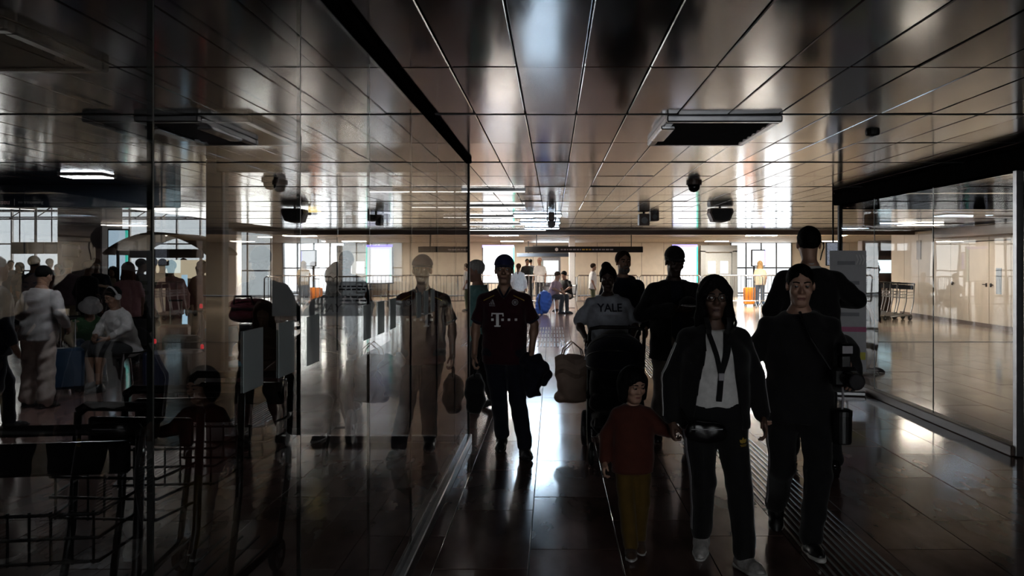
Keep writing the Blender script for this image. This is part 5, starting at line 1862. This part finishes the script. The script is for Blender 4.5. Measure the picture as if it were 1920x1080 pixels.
def trolley(label, loc, rz, sc=1.0, group=None, STEEL=DARKSTEEL):
    r = thing('luggage_trolley', label, 'luggage trolley', loc, rz, group)
    r.scale = (sc, sc, sc)
    for q in (-1, 1):
        MB().tube([(q * .2, -.45, .12), (q * .26, .3, .14), (q * .27, .42, .5), (q * .27, .46, .98)], .017).build('frame_tube', STEEL, r, smooth=True)
        wheel(r, (q * .25, .3, .085), .085, w=.04)
    wheel(r, (0, -.42, .07), .07, w=.04)
    MB().tube([(-.27, .46, .98), (-.25, .49, 1.0), (.25, .49, 1.0), (.27, .46, .98)], .022).build('handle_bar', mm['dark_rubber'], r, smooth=True)
    MB().box((0, .47, .9), (.46, .03, .12), bev=.01).build('handle_panel', mm['shiny_black'], r)
    for k in range(6):
        MB().cyl((-.2 + k * .08, -.42, .135), (-.22 + k * .088, .36, .155), .008, n=6).build('deck_bar', STEEL, r)
    bk = MB()
    for z in (.62, .7, .78): bk.tube([(-.26, .44, z), (-.22, .22, z - .01), (.22, .22, z - .01), (.26, .44, z)], .006, 6)
    for k in range(7): bk.cyl((-.2 + k * .067, .225, .6), (-.2 + k * .067, .225, .78), .005, n=6)
    bk.build('basket', STEEL, r)
    return r


TG = 'luggage trolleys parked behind the glass'
trolley('dark luggage trolley nearest in the row parked behind the glass', (-1.72, 2.45, 0), math.radians(8), 1.0, TG)
trolley('dark luggage trolley second in the row parked behind the glass', (-1.78, 2.92, 0), math.radians(-4), 1.0, TG)
trolley('dark luggage trolley third in the row parked behind the glass', (-1.74, 3.4, 0), math.radians(5), 1.0, TG)
trolley('dark luggage trolley last in the row parked behind the glass', (-1.7, 3.9, 0), math.radians(0), 1.0, TG)
TF = 'luggage trolleys along the beige wall'
for k in range(5):
    trolley(('first', 'second', 'third', 'fourth', 'fifth')[k] + ' luggage trolley in the nested row by the end of the beige wall', (9.4, 22.0 + .45 * k, 0), math.radians(-60), 1.0, TF, GREYMETAL)

# ================================================================== seats and cases behind the glass
CHROME = STEEL
SEATM = M('black_seat_plastic', (.015, .015, .016), .4)


def chair(label, loc, rz, mat=SEATM, group=None):
    r = thing('chair', label, 'chair', loc, math.radians(rz), group)
    MB().sheet(lambda u, v: ((u - .5) * .44, -.2 + v * .4, .45 + .02 * (2 * u - 1) ** 2 - .02 * math.sin(v * PI)), 6, 6, .02).build('seat', mat, r, smooth=True)
    MB().sheet(lambda u, v: ((u - .5) * .42, .2 + .06 * v - .03 * (2 * u - 1) ** 2, .52 + v * .34), 6, 6, .018).build('backrest', mat, r, smooth=True)
    for sx in (-1, 1):
        for sy in (-1, 1):
            MB().cyl((sx * .18, sy * .16, .45), (sx * .23, sy * .24, 0), .012).build('leg', CHROME, r)
        MB().tube([(sx * .19, .15, .45), (sx * .19, .2, .5), (sx * .19, .24, .8)], .011).build('back_post', CHROME, r)
    return r


chair('black chair under the seated man in white shirt', (-5.52, 10.35, 0), -28)
chair('black chair under the person bent forward', (-6.5, 11.1, 0), 40)
chair('sky blue moulded chair beside the grey partition post', (-3.62, 9.1, 0), 60, M('sky_blue_plastic', (.12, .32, .45), .4))
chair('black chair under the woman in leopard pattern blouse', (*loc_p(497, 7.95)[:2], 0), 10)


for px, dp, rz_, lab in ((826, 21.6, -20, 'grey chair under the person in olive top in the far row'), (843, 23.2, 10, 'grey chair under the person in teal top in the far row'), (858, 24.9, 40, 'grey chair under the person in mauve top in the far row'),
                         (1036, 25.0, 60, 'grey chair under the person in grey by the blue rucksack'), (1064, 26.2, -40, 'grey chair under the person in black by the bright column')):
    chair(lab, (*loc_p(px, dp)[:2], 0), rz_, M('grey_seat_plastic', (.12, .12, .125), .4), 'chairs in the far hall')


def suitcase(label, px, depth, rz, w, h, col, ext=.35, group='suitcases in the hall', t=.24):
    x, y, _ = loc_p(px, depth)
    r = thing('suitcase', label, 'suitcase', (x, y, 0), math.radians(rz), group)
    m = M('shell_%d_%d_%d' % tuple(int(c * 255) for c in col), col, .35, var=.1)
    MB().box((0, 0, .05 + h / 2), (w, t, h), bev=.035).build('shell', m, r)
    rb = MB()
    for k in range(6): rb.box((-w / 2 + .06 + k * (w - .12) / 5, -t / 2 - .002, .05 + h / 2), (.012, .01, h - .1))
    rb.build('front_ribs', m, r)
    for sx in (-1, 1):
        for sy in (-1, 1):
            MB().cyl((sx * (w / 2 - .05) - .012, sy * (t / 2 - .05), .025), (sx * (w / 2 - .05) + .012, sy * (t / 2 - .05), .025), .025, n=12).build('wheel', mm['dark_rubber'], r)
        if ext: MB().cyl((sx * .08, t / 2 - .05, .04 + h), (sx * .08, t / 2 - .05, .05 + h + ext), .008).build('handle_rod', STEEL, r)
    if ext: MB().box((0, t / 2 - .05, .06 + h + ext), (.2, .03, .03), bev=.008).build('grip', mm['dark_rubber'], r)
    return r


suitcase('blue suitcase with raised handle beside the person bent forward', 127, 9.9, 30, .36, .5, (.02, .05, .10))
suitcase('dark red suitcase with raised handle beside the grey post', 327, 12.0, 10, .42, .62, (.13, .012, .02))
suitcase('black suitcase standing in front of the dark red suitcase', 340, 10.3, -20, .46, .62, (.02, .02, .02), 0)
suitcase('navy suitcase standing before the grey post', 305, 9.6, 15, .4, .5, (.015, .02, .05), 0)
suitcase('tan suitcase tucked behind the navy suitcase', 352, 9.9, -10, .34, .48, (.22, .18, .15), 0)
suitcase('orange suitcase beside the woman with long blond hair', 1406, 29.2, 10, .44, .62, (.75, .22, .02), .3)
x, y, _ = loc_p(466, 9.8)
r = thing('duffel_bag', 'big red duffel bag stacked on a case near the blue chair', 'bag', (x, y, 0))
lump('body', [('e', (0, 0, 1.02), (.25, .16, .15), None, .03, 2.8)], mm['burgundy_cloth'], r, fold=.006)
MB().tube([(-.12, -.15, 1.1), (-.1, -.19, 1.2), (.1, -.19, 1.2), (.12, -.15, 1.1)], .012).build('handle', mm['black_cloth'], r)
MB().box((0, -.165, 1.05), (.4, .012, .02)).build('zip', mm['black_cloth'], r)
suitcase('tall black case under the red duffel bag', 466, 9.8, 0, .5, .8, (.018, .016, .018), 0, t=.3)
x, y, _ = loc_p(1019, 24.4)
r = thing('rucksack', 'bright blue rucksack on the floor by the far barrier', 'rucksack', (x, y, 0))
lump('body', [('e', (0, 0, .36), (.24, .18, .36), rotm(0, 12, 0), .03, 2.6)], M('bright_blue_cloth', (.03, .08, .3), .8), r, fold=.01, h=.02)
MB().tube([(-.1, -.16, .62), (-.14, -.25, .4), (-.1, -.17, .15)], .02).build('strap', mm['navy_cloth'], r)
# bright cylinder bollard and red tail lights in the hall
x, y, _ = loc_p(346, 16.0)
r = thing('light_column', 'slim pale blue glowing display column in the glazed hall', 'column light', (x, y, 0))
MB().lathe([(.12, 0), (.12, .06)], n=18).build('base', BLACKMETAL, r)
MB().cyl((0, 0, .06), (0, 0, 1.35), .055, n=18).build('tube', E('pale_blue_tube', (.45, .7, .9), .8), r)
for px, py, dp, lab in ((377, 574, 11.5, 'small red light above the cases near the grey post'), (379, 650, 11.0, 'lower small red light near the grey post'), (290, 640, 11.0, 'red light low behind the seated man')):
    x, y, z = at(px, py, dp)
    r = thing('marker_post', lab, 'marker light', (x, y, 0), group='red marker lights')
    MB().cyl((0, 0, 0), (0, 0, z - .04), .02).build('post', BLACKMETAL, r)
    MB().lathe([(.018, -.03), (.024, -.02), (.021, .025), (.006, .035)], (0, 0, z), 14).build('red_lens', E('red_lens', (1, .03, .05), .35), r)

# ================================================================== glazed hall furniture
pl = MB().box((-11.85, 20.5, 3.0), (1.12, 1.0, 6.0), bev=.03).build('pillar_hall', GREYCOL)
tag(pl, 'thick pale grey pillar in the glazed hall between two bright windows', 'pillar', kind='structure')
pl = MB().box((-11.4, 28.5, 3.0), (.45, .45, 6.0), bev=.03).build('pillar_hall_back', WHITEPAINT)
tag(pl, 'white pillar at the corner where the cream ceiling begins', 'pillar', kind='structure')
for (x, y, w, lab) in ((-9.2, 27.5, .72, 'bright white pillar before the far glazed doors'), (-7.95, 29.0, .5, 'narrow pale pillar before the far glazed doors'), (.66, 27.9, .22, 'slim white column by the far barrier under the black sign')):
    o = MB().box((x, y, 1.26), (w, w * .8, 2.52), bev=.02).build('pillar_pale', WHITEPAINT)
    tag(o, lab, 'pillar', kind='structure')
band = thing('banner_sign', 'navy overhead sign band with pink and pale lettering', 'sign', (0, 9.6, 0))
MB().box((-7.2, 0, 2.40), (5.4, .16, .27), bev=.01).build('board', NAVY, band)
sign_text('heading', 'No passeu', .078, M('pink_lettering', (.75, .5, .5), .5), band, (-6.63, -.084, 2.324), (PI / 2, 0, 0), bold=True)
sign_text('small_lettering', 'no trespassing', .052, M('grey_lettering', (.42, .43, .45), .5), band, (-6.215, -.084, 2.324), (PI / 2, 0, 0))
MB().box((-6.408, -.083, 2.324), (.006, .004, .08)).build('divider', mm['print_white'], band)
# roof trusses and lamps in front of the facade
ROOFL = E('roof_strip_lamp', (1, .97, .92), 2.0)
for k, (y, z, lab) in enumerate(((33.5, 3.55, 'lowest steel roof truss in the glazed hall'), (31.0, 3.75, 'middle steel roof truss in the glazed hall'), (28.0, 3.9, 'upper steel roof truss in the glazed hall'))):
    r = thing('roof_truss', lab, 'truss', (-20.5, y, z), group='steel trusses across the glazed hall')
    MB().box((0, 0, .16), (13.6, .07, .06)).build('top_chord', MULLION, r)
    MB().box((0, 0, -.16), (13.6, .07, .06)).build('bottom_chord', MULLION, r)
    for j in range(13):
        x = -6.5 + j * 1.05
        MB().cyl((x, 0, -.16), (x + .5, 0, .16), .022, n=6).build('web_bar', MULLION, r)
for k in range(4):
    r = thing('roof_lamp', ('first', 'second', 'third', 'fourth')[k] + ' long strip lamp under the roof of the glazed hall', 'strip lamp', (-18.5 + 2.1 * k, 24.0 + k * .5, 3.35 + .06 * k), math.radians(58), group='strip lamps in the glazed hall')
    MB().box((0, 0, 0), (5.5, .1, .06)).build('housing', WHITEPAINT, r)
    MB().box((0, 0, -.035), (5.4, .08, .012)).build('diffuser', ROOFL, r)
SCREEN = M('dark_screen', (.03, .05, .07), .12, var=.1)
for k, (px, w) in enumerate(((37, .42), (68, .4), (97, .34))):
    x, y, z = at(px, 465, 20.5)
    r = thing('monitor', ('first', 'second', 'third')[k] + ' dark monitor hanging before the bright facade', 'monitor', (x, y, z), group='monitors before the facade')
    MB().box((0, 0, 0), (w, .06, .3), bev=.01).build('casing', BLACKMETAL, r)
    MB().box((0, -.034, 0), (w - .03, .006, .26)).build('screen', SCREEN, r)
    MB().cyl((0, 0, .14), (0, 0, 6.05 - z), .015).build('rod', MULLION, r)
x, y, z = at(128, 470, 19.55)
r = thing('monitor', 'larger dark monitor mounted on the thick grey pillar', 'monitor', (x, y, z), group='monitors before the facade')
MB().box((0, .1, 0), (.42, .06, .32), bev=.01).build('casing', BLACKMETAL, r)
MB().box((0, .066, 0), (.39, .006, .28)).build('screen', SCREEN, r)
MB().box((0, .29, 0), (.1, .34, .1)).build('bracket', BLACKMETAL, r)


def lightbox(label, px0, px1, py0, py1, depth, mat=LIGHTBOX, side=TEAL, top=None, foot=True, group='glowing advertising lightboxes'):
    a, b = at(px0, py0, depth), at(px1, py1, depth)
    x, w, z0, z1 = (a[0] + b[0]) / 2, b[0] - a[0], b[2], a[2]
    r = thing('lightbox', label, 'lightbox', (x, depth, 0), group=group)
    MB().box((0, .06, (z0 + z1) / 2), (w + .08, .1, z1 - z0 + .08), bev=.01).build('casing', BLACKMETAL, r)
    MB().box((0, 0, (z0 + z1) / 2), (w, .03, z1 - z0)).build('lit_face', mat, r)
    MB().box((w / 2 + .02, .0, (z0 + z1) / 2), (.05, .04, z1 - z0)).build('edge_strip', side, r)
    if top: MB().box((0, -.002, z1 + .0), (w + .06, .04, .09)).build('top_strip', top, r)
    if foot:
        for sx in (-1, 1): MB().box((sx * w * .35, .06, z0 / 2), (.06, .06, z0)).build('leg', BLACKMETAL, r)
    return r


lightbox('tall pale blue lit panel in the glazed hall beside the curved kiosk', 204, 236, 432, 548, 19.5, LIGHTBOX_BLUE, TEAL)
lightbox('tall white lightbox with teal edge behind the man in jersey', 906, 962, 462, 530, 29.0, LIGHTBOX, TEAL, VIOLET)
lightbox('white lightbox with violet top seen through the glass screen', 696, 731, 464, 526, 24.5, LIGHTBOX, TEAL, VIOLET)
lightbox('narrow lilac lightbox far behind the glass screen', 600, 619, 474, 505, 33.0, LIGHTBOX, VIOLET)
lightbox('white lightbox behind the tall man in dark cap', 1262, 1306, 461, 530, 29.0, LIGHTBOX, TEAL, VIOLET)
lightbox('small hanging white lightbox above the woman with long blond hair', 1411, 1433, 470, 498, 31.0, LIGHTBOX, VIOLET)
# curved kiosk roof
x, y, z = at(325, 480, 17.0)
r = thing('kiosk', 'kiosk with a shallow curved roof in the glazed hall', 'kiosk', (x, y, 0))
KROOF = M('kiosk_roof_grey', (.16, .15, .13), .5, var=.15)
MB().sheet(lambda u, v: ((u - .5) * 2.1, (v - .5) * 1.6, 1.72 + .42 * math.cos((u - .5) * PI) ** .8 + .05), 16, 4, .05).build('curved_roof', KROOF, r, smooth=True)
MB().box((.15, -.6, 1.78), (1.5, .05, .18)).build('fascia', BROWNPANEL, r)
for sx in (-.85, .85):
    for sy in (-.6, .6): MB().cyl((sx, sy, 0), (sx, sy, 1.85), .03).build('post', BLACKMETAL, r)
MB().box((.1, 0, .5), (1.5, .9, 1.0), bev=.03).build('counter', BROWNPANEL, r)
MB().box((.1, .4, 1.45), (1.5, .06, .4)).build('lit_shelf', E('warm_shelf', (1, .85, .6), .5), r)

# ================================================================== far hall furniture
sg = thing('hanging_sign', 'long black overhead sign with small pale lettering in the far hall', 'sign', (1.04, 27.0, 2.02))
MB().box((0, 0, 0), (3.98, .12, .2), bev=.01).build('board', BLACKMETAL, sg)
for sx in (-1.6, 1.6): MB().cyl((sx, 0, .1), (sx, 0, .5), .015).build('rod', BLACKMETAL, sg)
MB().cyl((-.92, -.062, 0), (-.92, -.066, 0), .055, n=16).build('round_pictogram', mm['print_white'], sg)
k = -.78
while k < 1.0:
    w = random.uniform(.04, .11)
    MB().box((k + w / 2, -.063, -.005), (w, .004, .045)).build('lettering', mm['print_gold'] if -.1 < k < .25 else mm['print_silver'], sg)
    k += w + .03
sg2 = thing('hanging_sign', 'dark grey lintel sign over the counter at the far end', 'sign', (.3, 35.5, 1.9))
MB().box((-.6, 0, 0), (2.6, .3, .16), bev=.01).build('board', NAVY, sg2)
for sx in (-1.4, .4): MB().cyl((sx, 0, .07), (sx, 0, .61), .02).build('rod', BLACKMETAL, sg2)
x, y, z = at(1347, 520, 36.5)
r = thing('portal', 'dark grey portal with two lit windows at the far end', 'doorway', (x, 36.5, 0))
MB().box((-.72, 0, 1.05), (.22, .3, 2.1)).box((.72, 0, 1.05), (.22, .3, 2.1)).box((0, 0, 2.2), (1.66, .3, .3)).build('surround', M('portal_grey', (.12, .12, .115), .5), r)
MB().box((0, .08, 1.0), (1.2, .08, 2.0)).build('leaf', M('portal_leaf', (.18, .18, .17), .5), r)
for sx in (-.3, .27): MB().box((sx, .03, 1.35), (.34, .02, .55)).build('lit_window', LIGHTBOX, r)
r = thing('vending_machine', 'grey machine with a bright front at the far wall beside the slim column', 'machine', (at(1033, 500, 33)[0], 33.0, 0))
MB().box((0, .3, .9), (.8, .7, 1.8), bev=.02).build('cabinet', GREYMETAL, r)
MB().box((0, -.06, 1.2), (.62, .02, .9)).build('front_panel', E('machine_front', (.8, .85, .85), .7), r)
MB().box((-.5, -.02, 1.3), (.06, .04, .8)).build('green_edge', TEAL, r)
TUBE = STEEL


def barrier(label, px, depth, w, rz=0):
    x, y, _ = loc_p(px, depth)
    r = thing('crowd_barrier', label, 'barrier', (x, y, 0), math.radians(rz), 'steel crowd barriers across the far hall')
    z0, z1 = .2, 1.12
    MB().tube([(-w / 2, 0, z0), (-w / 2, 0, z1 - .06), (-w / 2 + .06, 0, z1), (w / 2 - .06, 0, z1), (w / 2, 0, z1 - .06), (w / 2, 0, z0)], .022).build('frame_tube', TUBE, r)
    MB().cyl((-w / 2, 0, z0 + .02), (w / 2, 0, z0 + .02), .018).build('bottom_rail', TUBE, r)
    n = int(w / .125)
    for k in range(1, n):
        MB().cyl((-w / 2 + w * k / n, 0, z0 + .02), (-w / 2 + w * k / n, 0, z1), .009, n=6).build('bar', TUBE, r)
    for sx in (-1, 1):
        MB().tube([(sx * w * .38, -.3, .015), (sx * w * .38, 0, z0), (sx * w * .38, .3, .015)], .018).build('foot', TUBE, r)


for k, px in enumerate((905, 1022, 1139, 1256, 1373, 1470)):
    barrier(('first', 'second', 'third', 'fourth', 'fifth', 'sixth')[k] + ' steel crowd barrier counted from the glass corner', px, 28.3 + .1 * (k % 2), 2.15, 0)
for k, px in enumerate((560, 690, 800)):
    barrier(('first', 'second', 'third')[k] + ' steel crowd barrier behind the glass screen', px, 26.2, 2.2, 4)
# shop front with screens at the end of the beige wall
r = thing('shop_display', 'dark brown display unit with bright screen at the end of the beige wall', 'display', (at(1660, 500, 26.0)[0], 26.0, 0))
MB().box((0, .2, 1.15), (1.5, .4, 2.3), bev=.02).build('cabinet', BROWNPANEL, r)
MB().box((.12, -.01, 1.45), (.72, .03, .42)).build('screen', E('bluish_screen', (.6, .85, .95), 1.0), r)
MB().box((-.1, -.02, 1.95), (1.0, .03, .3)).build('header_board', M('header_dark', (.04, .03, .028), .5), r)
MB().box((.74, -.02, 1.2), (.1, .04, 1.9)).build('lit_edge', E('lit_edge', (.95, .95, .9), .9), r)

# poster stand behind the man in suit
r = thing('poster_stand', 'pale roll-up poster stand with magenta and yellow bands beside the man in suit', 'poster stand', (at(1589, 500, 9.7)[0], 9.7, 0), math.radians(-12))
MB().box((0, 0, .03), (.4, .2, .06), bev=.015).build('base', GREYMETAL, r)
POST = M('poster_paper', (.42, .41, .43), .5, var=.05)
sheet = MB().box((0, -.03, 1.02), (.42, .012, 1.46)).build('sheet', POST, r)
MB().box((0, -.038, .80), (.42, .005, .06)).build('magenta_band', M('magenta_print', (.45, .08, .2), .5), sheet)
MB().box((.05, -.038, .48), (.3, .005, .09)).build('yellow_band', M('yellow_print', (.5, .45, .02), .5), sheet)
for z, w in ((1.6, .2), (1.36, .3), (1.24, .32), (1.12, .3), (.98, .3)):
    MB().box((-.02, -.038, z), (w, .005, .045)).build('text_block', M('poster_text_grey', (.2, .2, .22), .5), sheet)
for k in range(3):
    MB().prism([(.09 + k * .035, 1.58), (.11 + k * .035, 1.64), (.09 + k * .035, 1.7), (.105 + k * .035, 1.7), (.125 + k * .035, 1.64), (.105 + k * .035, 1.58)], 'y', -.041, -.036).build('chevron', mm['print_white'], sheet)
MB().cyl((0, .02, .05), (0, .02, 1.75), .012).build('pole', GREYMETAL, r)
r = thing('wall_screen', 'speckled grey display screen hanging behind the man in suit', 'screen', (at(1562, 478, 10.9)[0], 10.9, 1.72))
MB().box((0, 0, 0), (.2, .05, .32), bev=.008).build('casing', BLACKMETAL, r)
SPK = M('speckled_display', (.25, .27, .33), .3, var=.9, scale=45, emit=(.3, .33, .4), es=.25)
MB().box((0, -.03, 0), (.18, .008, .3)).build('display', SPK, r)
MB().cyl((0, 0, .15), (0, 0, CEIL - 1.72), .012).build('rod', BLACKMETAL, r)
